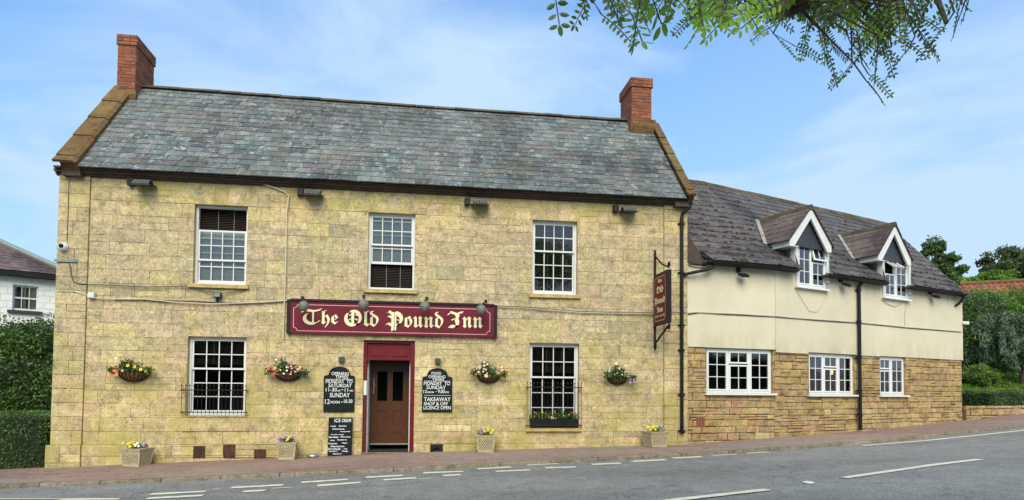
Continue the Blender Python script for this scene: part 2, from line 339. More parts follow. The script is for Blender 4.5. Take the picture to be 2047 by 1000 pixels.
def wwall():
    m, t, p, o = newmat('white_painted_stone'); br = nd(t, 'ShaderNodeTexBrick'); br.inputs['Scale'].default_value = 1; br.inputs['Mortar Size'].default_value = .012; br.inputs['Brick Width'].default_value = .42; br.inputs['Row Height'].default_value = .2; br.inputs['Mortar Smooth'].default_value = .6
    cb = nd(t, 'ShaderNodeCombineXYZ'); sx = nd(t, 'ShaderNodeSeparateXYZ'); t.links.new(nd(t, 'ShaderNodeNewGeometry').outputs['Position'], sx.inputs[0])
    t.links.new(mth(t, 'ADD', sx.outputs['X'], sx.outputs['Y']), cb.inputs['X']); t.links.new(mth(t, 'ADD', sx.outputs['Z'], mth(t, 'MULTIPLY', noise(t, 1.5, 2), .2)), cb.inputs['Y']); t.links.new(cb.outputs[0], br.inputs['Vector'])
    f = noise(t, 6, 7, .7); c = ramp(t, f, [(.25, (.70, .70, .67)), (.5, (.80, .80, .78)), (.8, (.85, .85, .83))]); c = mix(t, mth(t, 'MULTIPLY', br.outputs['Fac'], .12), c, (.4, .4, .36))
    t.links.new(c, p.inputs['Base Color']); p.inputs['Roughness'].default_value = .8; bump(t, p, mth(t, 'SUBTRACT', f, br.outputs['Fac']), .8, .02); return m
MT['whitewall'] = wwall()
def glass():
    m, t, p, o = newmat('window_glass'); t.nodes.remove(p)
    tr = nd(t, 'ShaderNodeBsdfTransparent'); tr.inputs[0].default_value = (.80, .86, .83, 1)
    gl = nd(t, 'ShaderNodeBsdfGlossy'); gl.inputs['Roughness'].default_value = .03
    b = nd(t, 'ShaderNodeBump'); b.inputs['Strength'].default_value = .08; b.inputs['Distance'].default_value = .02; t.links.new(noise(t, 3, 2), b.inputs['Height']); t.links.new(b.outputs[0], gl.inputs['Normal'])
    fr = nd(t, 'ShaderNodeFresnel'); fr.inputs['IOR'].default_value = 1.55; k = nd(t, 'ShaderNodeMath', operation='MULTIPLY_ADD'); k.inputs[1].default_value = 2.2; k.inputs[2].default_value = .03; k.use_clamp = True; t.links.new(fr.outputs[0], k.inputs[0])
    ms = nd(t, 'ShaderNodeMixShader'); t.links.new(k.outputs[0], ms.inputs[0]); t.links.new(tr.outputs[0], ms.inputs[1]); t.links.new(gl.outputs[0], ms.inputs[2]); t.links.new(ms.outputs[0], o.inputs[0]); return m
MT['glass'] = glass()
def leafm(name, pal, trans=.35, rough=.5):
    m, t, p, o = newmat(name); base = ramp(t, attr(t), [(i/(len(pal)-1), c) for i, c in enumerate(pal)])
    cl = noise(t, 1.7, 3); base = mix(t, 1.0, base, ramp(t, cl, [(.42, (.62, .64, .6)), (.58, (1.4, 1.35, 1.2))]), 'MULTIPLY')
    t.links.new(base, p.inputs['Base Color']); p.inputs['Roughness'].default_value = rough
    tl = nd(t, 'ShaderNodeBsdfTranslucent'); t.links.new(mix(t, 1.0, base, (1.3, 1.5, .6), 'MULTIPLY'), tl.inputs[0]); ms = nd(t, 'ShaderNodeMixShader'); ms.inputs[0].default_value = trans
    t.links.new(p.outputs[0], ms.inputs[1]); t.links.new(tl.outputs[0], ms.inputs[2]); t.links.new(ms.outputs[0], o.inputs[0]); return m
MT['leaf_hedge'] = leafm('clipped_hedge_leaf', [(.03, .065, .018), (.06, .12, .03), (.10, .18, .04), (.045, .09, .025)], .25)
MT['leaf_shrub'] = leafm('shrub_leaf', [(.04, .085, .02), (.08, .165, .03), (.16, .28, .05), (.06, .12, .03)], .35)
MT['leaf_lime'] = leafm('lime_leaf', [(.09, .18, .025), (.15, .27, .035), (.21, .34, .05), (.08, .16, .025)], .35)
MT['leaf_dark'] = leafm('dark_tree_leaf', [(.05, .095, .03), (.085, .15, .045), (.12, .20, .06)], .35)
MT['leaf_brown'] = leafm('olive_tree_leaf', [(.05, .075, .03), (.075, .10, .04), (.10, .13, .05)], .25)
MT['leaf_blue'] = leafm('blue_conifer_needle', [(.06, .11, .06), (.10, .165, .10), (.18, .26, .18), (.045, .09, .045)], .15)
MT['leaf_rob'] = leafm('robinia_leaf', [(.04, .075, .018), (.07, .13, .025), (.12, .21, .03), (.19, .33, .04), (.24, .38, .05)], .55)
MT['leaf_fl'] = leafm('bedding_leaf', [(.03, .07, .02), (.06, .12, .03), (.09, .16, .05)], .25)
MT['grass'] = leafm('ground_cover', [(.06, .10, .02), (.09, .14, .03), (.13, .17, .04)], .2)
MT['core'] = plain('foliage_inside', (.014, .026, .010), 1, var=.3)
MT['bark'] = plain('bark', (.06, .05, .04), .95, var=.35, ns_=12, bmp=.8)
for nme, c in dict(fy=(.75, .62, .03), fo=(.8, .22, .05), fr=(.62, .02, .03), fp=(.7, .32, .38), fw=(.8, .78, .74), fv=(.20, .10, .35), fc=(.75, .45, .25)).items(): MT[nme] = plain('petal_'+nme, c, .6, var=.12, ns_=40)
def tarmac(name, c1, c2, c3, patch=None):
    m, t, p, o = newmat(name); big = noise(t, .35, 7, .65, sc=(.5, 1.4, 1)); c = ramp(t, big, [(.40, c1), (.5, c2), (.60, c3)])
    sp_ = noise(t, 30, 5, .85); c = mix(t, 1.0, c, ramp(t, sp_, [(.36, (.55, .55, .55)), (.5, (1, 1, 1)), (.64, (1.5, 1.48, 1.43))]), 'MULTIPLY')
    sp2 = noise(t, 170, 2, .8); c = mix(t, 1.0, c, ramp(t, sp2, [(.38, (.6, .6, .6)), (.62, (1.4, 1.4, 1.4))]), 'MULTIPLY')
    md = noise(t, 4, 7, .7); c = mix(t, 1.0, c, ramp(t, md, [(.38, (.86, .86, .86)), (.62, (1.12, 1.12, 1.12))]), 'MULTIPLY')
    if patch: c = mix(t, ramp(t, noise(t, .8, 6, .65, sc=(.5, 1.6, 1)), [(.5, (0, 0, 0)), (.62, (.75, .75, .75))]), c, patch)
    cr_ = nd(t, 'ShaderNodeTexVoronoi', feature='DISTANCE_TO_EDGE'); cr_.inputs['Scale'].default_value = .45; gp = nd(t, 'ShaderNodeNewGeometry').outputs['Position']
    va = nd(t, 'ShaderNodeVectorMath', operation='ADD'); nz = nd(t, 'ShaderNodeTexNoise'); nz.inputs['Scale'].default_value = 2; nz.inputs['Detail'].default_value = 6; t.links.new(gp, nz.inputs['Vector']); t.links.new(gp, va.inputs[0]); t.links.new(nz.outputs['Color'], va.inputs[1]); t.links.new(va.outputs[0], cr_.inputs['Vector'])
    c = mix(t, ramp(t, cr_.outputs['Distance'], [(.002, (.6, .6, .6)), (.007, (0, 0, 0))]), c, tuple(x*.35 for x in c1))
    t.links.new(c, p.inputs['Base Color']); p.inputs['Roughness'].default_value = .85; bump(t, p, sp_, .5, .006); return m
MT['road'] = tarmac('asphalt', (.165, .165, .152), (.195, .193, .178), (.225, .22, .20))
MT['pave'] = tarmac('red_footway', (.23, .145, .115), (.265, .17, .135), (.29, .21, .17), (.235, .20, .165))
MT['kerb'] = stone_mat('kerb_stone', [(.20, .175, .145), (.235, .205, .17), (.18, .155, .13), (.26, .225, .185)], alg=False, pits=False, b=.4)
def paintm():
    m, t, p, o = newmat('worn_road_paint'); t.links.new(ramp(t, noise(t, 8, 5), [(.3, (.58, .55, .40)), (.7, (.72, .70, .56))]), p.inputs['Base Color']); p.inputs['Roughness'].default_value = .8
    tr = nd(t, 'ShaderNodeBsdfTransparent'); ms = nd(t, 'ShaderNodeMixShader'); t.links.new(tr.outputs[0], ms.inputs[1]); t.links.new(p.outputs[0], ms.inputs[2])
    f = mth(t, 'ADD', noise(t, 22, 6, .75), mth(t, 'MULTIPLY', attr(t), .5)); t.links.new(ramp(t, f, [(.52, (0, 0, 0)), (.58, (1, 1, 1))]), ms.inputs[0]); t.links.new(ms.outputs[0], o.inputs[0]); return m
MT['paint'] = paintm()

# ------------------------------------------------------------------ GROUND
def struct(mb, name, mat, smooth=False): return tag(mb.build(name, mat, None, smooth), kind='structure')
KP = [onG(x, y) for x, y in [(0, 970), (250, 960.5), (500, 949.5), (750, 938.5), (1000, 926.5), (1200, 916.5), (1400, 905), (1600, 893), (1750, 881.5), (1900, 865), (2047, 850)]]
KP = [Vector((-60, -2.0, hp(-60))), Vector((-12, -2.2, hp(-12)))]+KP+[Vector((20, 1.9, hp(20))), Vector((60, 16, hp(60)))]
kx = [p.x for p in KP]; ky = [p.y for p in KP]
def kY(x): return float(np.interp(x, kx, ky))
xs = sorted(set(list(np.linspace(-60, -12, 8))+list(np.linspace(-12, 20, 90))+list(np.linspace(20, 60, 8))))
g = MB()
for a, b in zip(xs[:-1], xs[1:]):      # road
    ys = [-60, -22, -12, -9, -6, -4, -3]; qa = [(a, y, hp(a)-.055-.004*max(0, -3-y) if True else 0) for y in ys]+[(a, kY(a), hp(a)-.055)]; qb = [(b, y, hp(b)-.055-.004*max(0, -3-y)) for y in ys]+[(b, kY(b), hp(b)-.055)]
    for i in range(len(qa)-1): g.add([qa[i], qb[i], qb[i+1], qa[i+1]], [(0, 1, 2, 3)], 0, .5)
struct(g, 'road', MT['road'])
g = MB()
for a, b in zip(xs[:-1], xs[1:]):
    ya, yb = kY(a)+.13, kY(b)+.13; g.add([(a, ya, hp(a)), (b, yb, hp(b)), (b, yb+3.6, hp(b)+.0), (a, ya+3.6, hp(a)+.0)], [(0, 1, 2, 3)])
struct(g, 'pavement', MT['pave'])
g = MB(); L = -14.0; rr = .5
while L < 22:
    l2 = L+.9; a, b = L+.006, l2-.006; rr = random.random(); dz = random.uniform(-.004, .006)
    pa, pb = (a, kY(a)), (b, kY(b))
    g.add([(a, pa[1]-.0, hp(a)-.08), (b, pb[1], hp(b)-.08), (b, pb[1]+.012, hp(b)-.015+dz), (a, pa[1]+.012, hp(a)-.015+dz), (a, pa[1]+.03, hp(a)+.006+dz), (b, pb[1]+.03, hp(b)+.006+dz), (b, pb[1]+.135, hp(b)+.006+dz), (a, pa[1]+.135, hp(a)+.006+dz), (b, pb[1]+.135, hp(b)-.1), (a, pa[1]+.135, hp(a)-.1)],
          [(0, 1, 2, 3), (3, 2, 5, 4), (4, 5, 6, 7), (0, 3, 4, 7, 9), (1, 8, 6, 5, 2)], 0, rr)
    L = l2
struct(g, 'kerb', MT['kerb'])
# land behind the pavement, rising to the right (garden bank)
def land(x, y):
    z = hp(min(x, 26))-.35
    b = max(0, min(1, (x-15.0)/2.5)); dd = max(0, y-3.3-.37*(x-15.4)); z += b*(.80*min(1, dd/.35)+min(2.6, dd*.27))
    if x < -7.1: z = hp(x)-.02
    return min(z, 4.2)
g = MB(); gx = list(np.linspace(-90, -8, 14))+list(np.linspace(-7.1, 15, 12))+list(np.linspace(15.6, 44, 40))+list(np.linspace(50, 200, 8)); gy = list(np.linspace(0, 40, 50))+list(np.linspace(50, 400, 8))
vs = []; 
for x in gx:
    for t_ in gy:
        y = kY(max(-60, min(60, x)))+1.1+t_+(1.2 if 15 < x < 40 else 0); vs.append((x, y, land(x, y)))
ng = len(gy); g.add(vs, [(i*ng+j, (i+1)*ng+j, (i+1)*ng+j+1, i*ng+j+1) for i in range(len(gx)-1) for j in range(ng-1)])
struct(g, 'ground', MT['grass'])
# road paint
g = MB()
def dash(p, q, w=.1, r=.9):
    a, b = onG(*p, -.055), onG(*q, -.055); n = 10; d = (b-a); s = Vector((-d.y, d.x, 0)).normalized()*w/2; pr = None
    for i in range(n+1):
        c = a.lerp(b, i/n); j = random.uniform(.85, 1.1); z = hp(c.x)-.055+.005; k = ((c.x+s.x*j, c.y+s.y*j, z), (c.x-s.x*j, c.y-s.y*j, z))
        if pr: g.add([pr[1], k[1], k[0], pr[0]], [(0, 1, 2, 3)], 0, r)
        pr = k
for p, q in [((301, 988.6), (411, 983)), ((462, 975.5), (567, 970)), ((602, 965), (695, 959)), ((731, 955), (805, 951)), ((846, 946), (926, 943)), ((954, 938), (1022, 934)), ((1053, 930.5), (1115, 927)),
             ((294, 997), (406, 991)), ((486, 983), (530, 981)), ((635, 971.5), (721, 965)), ((767, 960), (831, 956)), ((885, 951.7), (921, 949.5)), ((991, 943), (1060, 940)), ((1090, 936), (1151, 934)),
             ((1183, 929), (1241, 926.5)), ((1264, 923), (1331, 919.5)), ((1345, 916.5), (1403, 913.5))]: dash(p, q, .17 if p[0] > 1170 else .14, .62)
for p, q in [((1424, 911), (1472, 908.5)), ((1493, 906.5), (1540, 904))]: dash(p, q, .12, .22)
for p, q in [((543, 977), (583, 975)), ((425, 979), (440, 978)), ((838, 957.5), (862, 956.5))]: dash(p, q, .05, .3)
dash((-60, 997), (238, 997.5), .05, .4)
dash((120, 999.5), (238, 998.5), .08, .4)
dash((1343, 1000.5), (1535, 979), .13, 1.0); dash((1225, 1013), (1343, 1000.5), .13, 1.0)
dash((1687, 955.6), (1960, 918.6), .12, 1.0)
for p, q in [((1724, 891.5), (1840, 882)), ((1840, 882), (1960, 870)), ((1960, 870), (2047, 860.5)), ((2047, 860.5), (2120, 851))]: dash(p, q, .1, .85)
struct(g, 'road_markings', MT['paint'])
g = MB(); c = onG(1616, 965, -.055); g.lathe((c.x, c.y, c.z), [(.075, 0), (.07, .012), (.04, .018), (.001, .018)], 12)
tag(g.build('road_stud', MT['white']), 'small pale road stud lying in the carriageway between the long centre dashes', 'road stud')

# ------------------------------------------------------------------ foliage tools (numpy)
def leafmesh(name, C, size, mat, parent=None, asp=.5, droop=0.0, narrow=False, rv=None, up_bias=0.0, org=(0, 0, 0)):
    """C: n x 3 leaf centres; one small folded leaf face each"""
    n = len(C); d1 = rng.normal(size=(n, 3)); d1[:, 2] -= droop; d1 /= np.linalg.norm(d1, axis=1)[:, None]
    d2 = rng.normal(size=(n, 3)); d2[:, 2] *= (1-up_bias) if up_bias else 1; d2 -= (d2*d1).sum(1)[:, None]*d1; d2 /= np.linalg.norm(d2, axis=1)[:, None]
    s = size*rng.uniform(.6, 1.25, n)[:, None]; nrm = np.cross(d1, d2)
    a = C-d1*s*.5; b = C+d2*s*asp*.5+nrm*s*.08; c = C+d1*s*.5; e = C-d2*s*asp*.5+nrm*s*.08
    V = np.stack([a, b, c, e], 1).reshape(-1, 3)-np.array(org)
    me = bpy.data.meshes.new(name); me.vertices.add(4*n); me.vertices.foreach_set('co', V.ravel()); me.loops.add(4*n); me.loops.foreach_set('vertex_index', np.arange(4*n, dtype=np.int32))
    me.polygons.add(n); me.polygons.foreach_set('loop_start', np.arange(0, 4*n, 4, dtype=np.int32))
    at = me.attributes.new('rnd', 'FLOAT', 'FACE'); at.data.foreach_set('value', (rng.uniform(0, 1, n) if rv is None else rv).astype(np.float32))
    me.materials.append(mat); me.update(calc_edges=True); me.validate()
    o = bpy.data.objects.new(name, me); COL.objects.link(o)
    if parent is not None: o.parent = parent; ORG[o] = ORG[parent]
    return o
def blob(c, rad, n, shell=.55, p=1.0):
    d = rng.normal(size=(n, 3)); d /= np.linalg.norm(d, axis=1)[:, None]; r = shell+(1-shell)*rng.uniform(0, 1, n)**p
    lump = 1+.14*np.sin(d[:, 0]*5+c[0])*np.cos(d[:, 2]*6+c[1])+.1*np.sin(d[:, 1]*9+d[:, 2]*7+c[2])
    return np.array(c)+d*(r*lump)[:, None]*np.array(rad)
def multi(c, rad, n, k, cr=.33, shell=.5):
    """crown of k clumps spread through an ellipsoid"""
    out = []; m = n//k
    for i in range(k):
        d = rng.normal(size=3); d /= np.linalg.norm(d); q = np.array(c)+d*np.array(rad)*rng.uniform(.35, .82); s = cr*rng.uniform(.65, 1.3)
        out.append(blob(q, np.array(rad)*s, m, shell))
    return np.concatenate(out)
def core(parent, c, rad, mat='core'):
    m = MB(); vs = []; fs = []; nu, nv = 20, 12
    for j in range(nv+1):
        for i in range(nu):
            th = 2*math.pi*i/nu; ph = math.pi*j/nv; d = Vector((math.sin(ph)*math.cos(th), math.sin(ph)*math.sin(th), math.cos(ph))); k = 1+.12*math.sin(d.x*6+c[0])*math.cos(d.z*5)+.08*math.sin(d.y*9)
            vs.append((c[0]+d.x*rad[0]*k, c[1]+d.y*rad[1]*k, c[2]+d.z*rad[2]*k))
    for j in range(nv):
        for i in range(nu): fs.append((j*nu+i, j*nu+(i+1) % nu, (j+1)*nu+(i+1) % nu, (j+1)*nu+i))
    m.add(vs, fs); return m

# ------------------------------------------------------------------ text
def textpoly(body):
    cu = bpy.data.curves.new('t', 'FONT'); cu.body = body; cu.resolution_u = 3; cu.align_x = 'LEFT'
    o = bpy.data.objects.new('t', cu); COL.objects.link(o); bpy.context.view_layer.update()
    me = bpy.data.meshes.new_from_object(o.evaluated_get(bpy.context.evaluated_depsgraph_get()))
    v = [(p.co.x, p.co.y) for p in me.vertices]; f = [tuple(q.vertices) for q in me.polygons]
    bpy.data.objects.remove(o); bpy.data.curves.remove(cu); bpy.data.meshes.remove(me); return v, f
def puttext(mb, body, F, a0, a1, z0, z1, v, m=0, skew=0.0, bold=0.0):
    vv, ff = textpoly(body); xs_ = [p[0] for p in vv]; ys_ = [p[1] for p in vv]; x0, x1, y0, y1 = min(xs_), max(xs_), min(ys_), max(ys_)
    sx, sy = (a1-a0)/(x1-x0), (z1-z0)/(y1-y0)
    mb.add([F.pt(a0+(x-x0)*sx+(y-y0)*sy*skew, v, z0+(y-y0)*sy+0) for x, y in vv], ff, m, .5)
    if bold: mb.add([F.pt(a0+(x-x0)*sx+bold, v+.0006, z0+(y-y0)*sy+bold*.5) for x, y in vv], ff, m, .5)
def frak(s):
    o = ''
    for ch in s:
        if 'a' <= ch <= 'z': o += chr(0x1D586+ord(ch)-97)
        elif 'A' <= ch <= 'Z': o += chr(0x1D56C+ord(ch)-65)
        else: o += ch
    return o
def arc(cx, cy, rx, ry, a0, a1, n=18): return [(cx+rx*math.cos(R(a0+(a1-a0)*i/n)), cy+ry*math.sin(R(a0+(a1-a0)*i/n))) for i in range(n+1)]
# old-English capitals, drawn with a broad nib in a unit box (x right, y up; cap height 1)
CAPS = {
 'T': [([(.02, .80), (.08, .93), (.20, .97), (.40, .90), (.60, .88), (.78, .93), (.98, 1.02)], .16), (arc(.52, .42, .40, .38, 128, 300), .17), ([(.70, .08), (.92, .26)], .09), ([(.56, .84), (.56, .10)], .05)],
 'O': [(arc(.48, .48, .42, .45, 100, 290), .19), (arc(.48, .48, .42, .45, 290, 460), .17), ([(.42, .92), (.42, .06)], .035), ([(.50, .90), (.50, .06)], .035), (arc(.50, .58, .26, .14, 20, 160, 8), .035), (arc(.50, .30, .26, .14, 20, 160, 8), .035)],
 'P': [([(.05, .90), (.16, 1.0), (.30, .90), (.40, .84)], .13), ([(.10, .64), (.20, .70), (.34, .58)], .08), ([(.02, .16), (.16, .24), (.34, .10), (.44, .20)], .12), ([(.40, .92), (.40, -.22)], .14), ([(.56, .92), (.56, -.20)], .05), (arc(.52, .52, .38, .40, 90, -80), .19), (arc(.58, .62, .2, .1, 20, 160, 8), .03), (arc(.58, .38, .2, .1, 20, 160, 8), .03)],
 'I': [([(.05, .78), (.14, .98), (.34, .93), (.56, .86), (.76, .95), (.98, .98)], .14), ([(.60, .88), (.66, .70), (.58, .50), (.66, .28), (.60, .08), (.44, .02), (.28, .06), (.12, .03)], .24), ([(.26, .46), (.50, .56)], .08)]}
def cap(mb, ch, F, a0, w, z0, h, v, m=0, grow=0.0):
    eps = 0; na = R(38)
    for pts, wd in CAPS[ch]:
        wd += grow; k = len(pts); nx, ny = math.cos(na)*wd/2, math.sin(na)*wd/2
        if wd < .06+grow: nx, ny = wd/2, 0
        vs = []
        for i, (x, y) in enumerate(pts):
            q = pts[min(i+1, k-1)]; pr = pts[max(i-1, 0)]; dx, dy = q[0]-pr[0], q[1]-pr[1]; l = math.hypot(dx, dy) or 1; tx, ty = -dy/l*.022, dx/l*.022
            s = 1 if (nx*tx+ny*ty) >= 0 else -1
            vs += [F.pt(a0+(x+nx+s*tx)*w, v+eps, z0+(y-ny*-1+s*ty)*h), F.pt(a0+(x-nx-s*tx)*w, v+eps, z0+(y-ny-s*ty)*h)]
        mb.add(vs, [(2*i, 2*i+1, 2*i+3, 2*i+2) for i in range(k-1)], m, .5); eps += .0007

# ================================================================== STONE INN
inn = thing('stone_inn', 'two storey yellow ashlar stone inn with blue slate roof, two brick chimneys and red doorway', 'pub building', (0, 0, 0))
GAB = 2.1; DEP = 4.4; ZE = 5.49; ZR = 8.14
def rectpx(F, l, t, r, b, off=0):       # averaged rectangle from photo edges
    (a0, z1), (a1, z1b) = F.px(l, t, off), F.px(r, t, off); (a0b, z0), (a1b, z0b) = F.px(l, b, off), F.px(r, b, off)
    return (a0+a0b)/2, (a1+a1b)/2, (z0+z0b)/2, (z1+z1b)/2
WU = [P(390, 404), P(1154, 441)]
ztu, zbu = 4.925, 3.34
UW = []
for (l, r) in ((387.5, 494), (736, 829.5), (1064, 1154)):
    a0 = F0.px(l, 500)[0]; a1 = F0.px(r, 500)[0]; UW.append([a0, a1, zbu, ztu])
z1l = (F0.px(378, 672)[1]+F0.px(1157, 688)[1])/2
LW = [[F0.px(374.5, 752)[0], F0.px(492, 752)[0], F0.px(430, 831)[1], z1l], [F0.px(1058, 770)[0], F0.px(1157, 770)[0], F0.px(1108, 855)[1], z1l]]
DR = [F0.px(725.5, 790)[0], F0.px(828, 790)[0], F0.px(775, 905)[1], F0.px(778, 681)[1]]
V3 = [rectpx(F0, 389, 892, 411, 915), rectpx(F0, 449, 890, 471, 915), rectpx(F0, 510, 899, 532, 916)]
HOL = [tuple(x) for x in UW+LW]+[tuple(DR)]+V3
mouse = rectpx(F0, 860, 889, 885, 910)
HOL.append(mouse)
zpl = 1.36+(F0.px(700, 887)[1]-1.36)
zpl = F0.px(280, 889)[1]
w = MB()
rs = [(XL+.01, XR-.01, -.6, 5.42)]
for h in HOL: rs = sub(rs, h)
for q in rs: fface(w, F0, q[0], q[1], 0, q[2], q[3], 1, .5)
XPl, XPr = F0.px(175, 600)[0], F0.px(1326, 600)[0]
courses(w, F0, XPl, XPr, zpl, 5.42, .262, (.32, .78), HOL, v=.012, gap=.0022, bev=.005, dv=.0025, jit=.0022, chj=.07)
for (a, b) in ((XL, XPl-.004), (XPr+.004, XR)): courses(w, F0, a, b, zpl, 5.42, .268, (.3, .75), [], v=.045, gap=.003, bev=.008, dep=.05, jit=.0015)
# plinth: follows the falling ground
courses(w, F0, XL-.06, XPl, -.75, zpl, .30, (.4, .9), HOL, v=.085, gap=.003, bev=.02, dep=.09)
courses(w, F0, XPl, XPr, -.75, zpl, .24, (.5, 1.2), HOL, v=.045, gap=.003, bev=.012, dep=.05)
courses(w, F0, XPr, XR, -.3, zpl, .24, (.5, 1.0), HOL, v=.075, gap=.003, bev=.012, dep=.08)
# flat arches: tapered stones over each opening
def flatarch(a0, a1, z, n=5, h=.33, fl=.20):
    for i in range(n):
        b0 = a0+(a1-a0)*i/n; b1 = a0+(a1-a0)*(i+1)/n; t0 = a0-fl+(a1-a0+2*fl)*i/n; t1 = a0-fl+(a1-a0+2*fl)*(i+1)/n
        g_ = .006; hh = h+(.0)
        w.prism([(b0+g_, z+.003), (b1-g_, z+.003), (t1-g_, z+hh), (t0+g_, z+hh)], lambda a, b, d: F0.pt(a, d, b), .0, .0165, 0, random.random())
for q in UW: flatarch(q[0], q[1], q[3], h=.36, fl=.17)
for q in LW: flatarch(q[0], q[1], q[3], h=.50, fl=.14)
flatarch(DR[0], DR[1], DR[3], h=.10, fl=.05, n=6)
# reveals
for q in HOL[:6]:
    a0, a1, z0, z1 = q; dp = .26 if q is not HOL[5] else .3
    for (p, s) in (((a0, z0), (a0, z1)), ((a1, z0), (a1, z1)), ((a0, z1), (a1, z1)), ((a0, z0), (a1, z0))):
        w.add([F0.pt(p[0], .012, p[1]), F0.pt(s[0], .012, s[1]), F0.pt(s[0], -dp, s[1]), F0.pt(p[0], -dp, p[1])], [(0, 1, 2, 3)], 0, .3)
# gable and rear walls
for x in (XL, XR-.005):
    w.add([(x, -.0, -.75), (x, DEP, -.75), (x, DEP, 5.45), (x, GAB, ZR), (x, -.0, 5.45)], [(0, 1, 2, 3, 4)], 0, .4)
w.add([(XL, DEP, -.75), (XR, DEP, -.75), (XR, DEP, 5.45), (XL, DEP, 5.45)], [(0, 1, 2, 3)], 0, .4)
w.build('wall', [MT['ash'], MT['mortar']], inn)
# cornice
c = MB()
for (v, z0, z1) in ((.045, 5.352, 5.368), (.085, 5.37, 5.402), (.15, 5.404, 5.45)): c.fbox(F0, XL-.05, XR+.05, .0, v, z0, z1, 0)
c.build('cornice', MT['cornice'], inn)
# roof
class Sl:
    """roof plane: eaves point e0, along u, up the slope s, normal n"""
    def __init__(s, e0, u, back, rise): s.e = Vector(e0); s.u = Vector(u).normalized(); s.s = (Vector(back).normalized()*rise[0]+Vector((0, 0, rise[1]))); s.L = s.s.length; s.s.normalize(); s.n = s.u.cross(s.s).normalized()
    def pt(s, a, b, h=0): return s.e+s.u*a+s.s*b+s.n*h
def slates(mb, S, lo, hi, L, ch, wd, thick=.012, r0=0, rag=.006, moss=None, lift=.02, wj=.25, bs=None):
    """lo/hi(b): clip limits along u at slope distance b"""
    b = -.03 if bs is None else bs; k = 0
    while b < L-.02:
        b2 = min(b+ch*1.45, L); bb = min(b+ch, L); a = lo(b)-random.uniform(0, wd); 
        while a < hi(b):
            w_ = wd*random.uniform(1-wj, 1+wj); x0, x1 = a+.003, a+w_-.003
            t0, t1 = b+random.uniform(-rag, rag), b+random.uniform(-rag, rag)
            cl = lambda x, y: max(lo(y), min(hi(y), x))
            p = [(cl(x0, t0), t0), (cl(x1, t1), t1), (cl(x1, b2), b2), (cl(x0, b2), b2)]
            if abs(p[1][0]-p[0][0]) > .015 or abs(p[2][0]-p[3][0]) > .015:
                h0 = lift+thick+random.uniform(0, .006); h1 = .004; r = random.random(); tl = random.uniform(-.003, .003)
                mb.add([S.pt(*p[0], h0+tl), S.pt(*p[1], h0-tl), S.pt(*p[2], h1+thick), S.pt(*p[3], h1+thick), S.pt(*p[0], h0-thick), S.pt(*p[1], h0-thick)], [(0, 1, 2, 3), (4, 5, 1, 0), (4, 0, 3), (5, 2, 1)], 0, r)
            a += w_
        b = bb; k += 1
xl0 = P(155, 331, -.25).x; xr0 = P(1372, 397, -.25).x
roof = MB(); SF = Sl((0, -.25, ZE-.02), (1, 0, 0), (0, 1, 0), (GAB+.25, ZR-ZE))
roof.add([SF.pt(xl0-.3, 0, -.01), SF.pt(xr0+.3, 0, -.01), SF.pt(xr0+.3, SF.L, -.01), SF.pt(xl0-.3, SF.L, -.01)], [(0, 1, 2, 3)], 0, .1)
slates(roof, SF, lambda b: xl0, lambda b: xr0, SF.L, .198, .285, thick=.019, lift=.016, wj=.12, rag=.007)
# two slipped slates near the eaves
for (px_, py_) in ((1238, 380), (1252, 388)):
    d_ = P(px_, py_, -.12); bb = .12 if py_ > 385 else .25; roof.add([SF.pt(d_.x-.13, bb-.12, .05), SF.pt(d_.x+.12, bb-.16, .055), SF.pt(d_.x+.15, bb+.12, .04), SF.pt(d_.x-.1, bb+.14, .04)], [(0, 1, 2, 3)], 0, .98)
SBk = Sl((0, DEP+.2, ZE), (-1, 0, 0), (0, -1, 0), (DEP+.2-GAB, ZR-ZE))
slates(roof, SBk, lambda b: -xr0, lambda b: -xl0, SBk.L, .198, .29, lift=.016)
roof.add([SBk.pt(-xr0-.3, 0, -.01), SBk.pt(-xl0+.3, 0, -.01), SBk.pt(-xl0+.3, SBk.L, -.01), SBk.pt(-xr0-.3, SBk.L, -.01)], [(0, 1, 2, 3)], 0, .1)
rf = roof.build('roof', MT['slate'], inn)
r = MB(); a = xl0
while a < xr0:
    b = min(a+.45, xr0); dz = random.uniform(-.006, .006)-.02*math.sin((a-xl0)/(xr0-xl0)*math.pi)
    r.prism([(-.13, -.055), (-.10, -.02), (0, .045), (.10, -.02), (.13, -.055)], lambda p, q, d: (d, GAB+p, ZR+.025+dz+q), a+.004, b-.004, 0, random.random()); a = b
r.build('ridge_tiles', MT['ridge'], rf)
# gutter-less eaves board
c = MB(); c.box(XL-.02, XR+.02, -.215, -.0, 5.452, 5.488); c.build('eaves_board', MT['fascia'], inn)
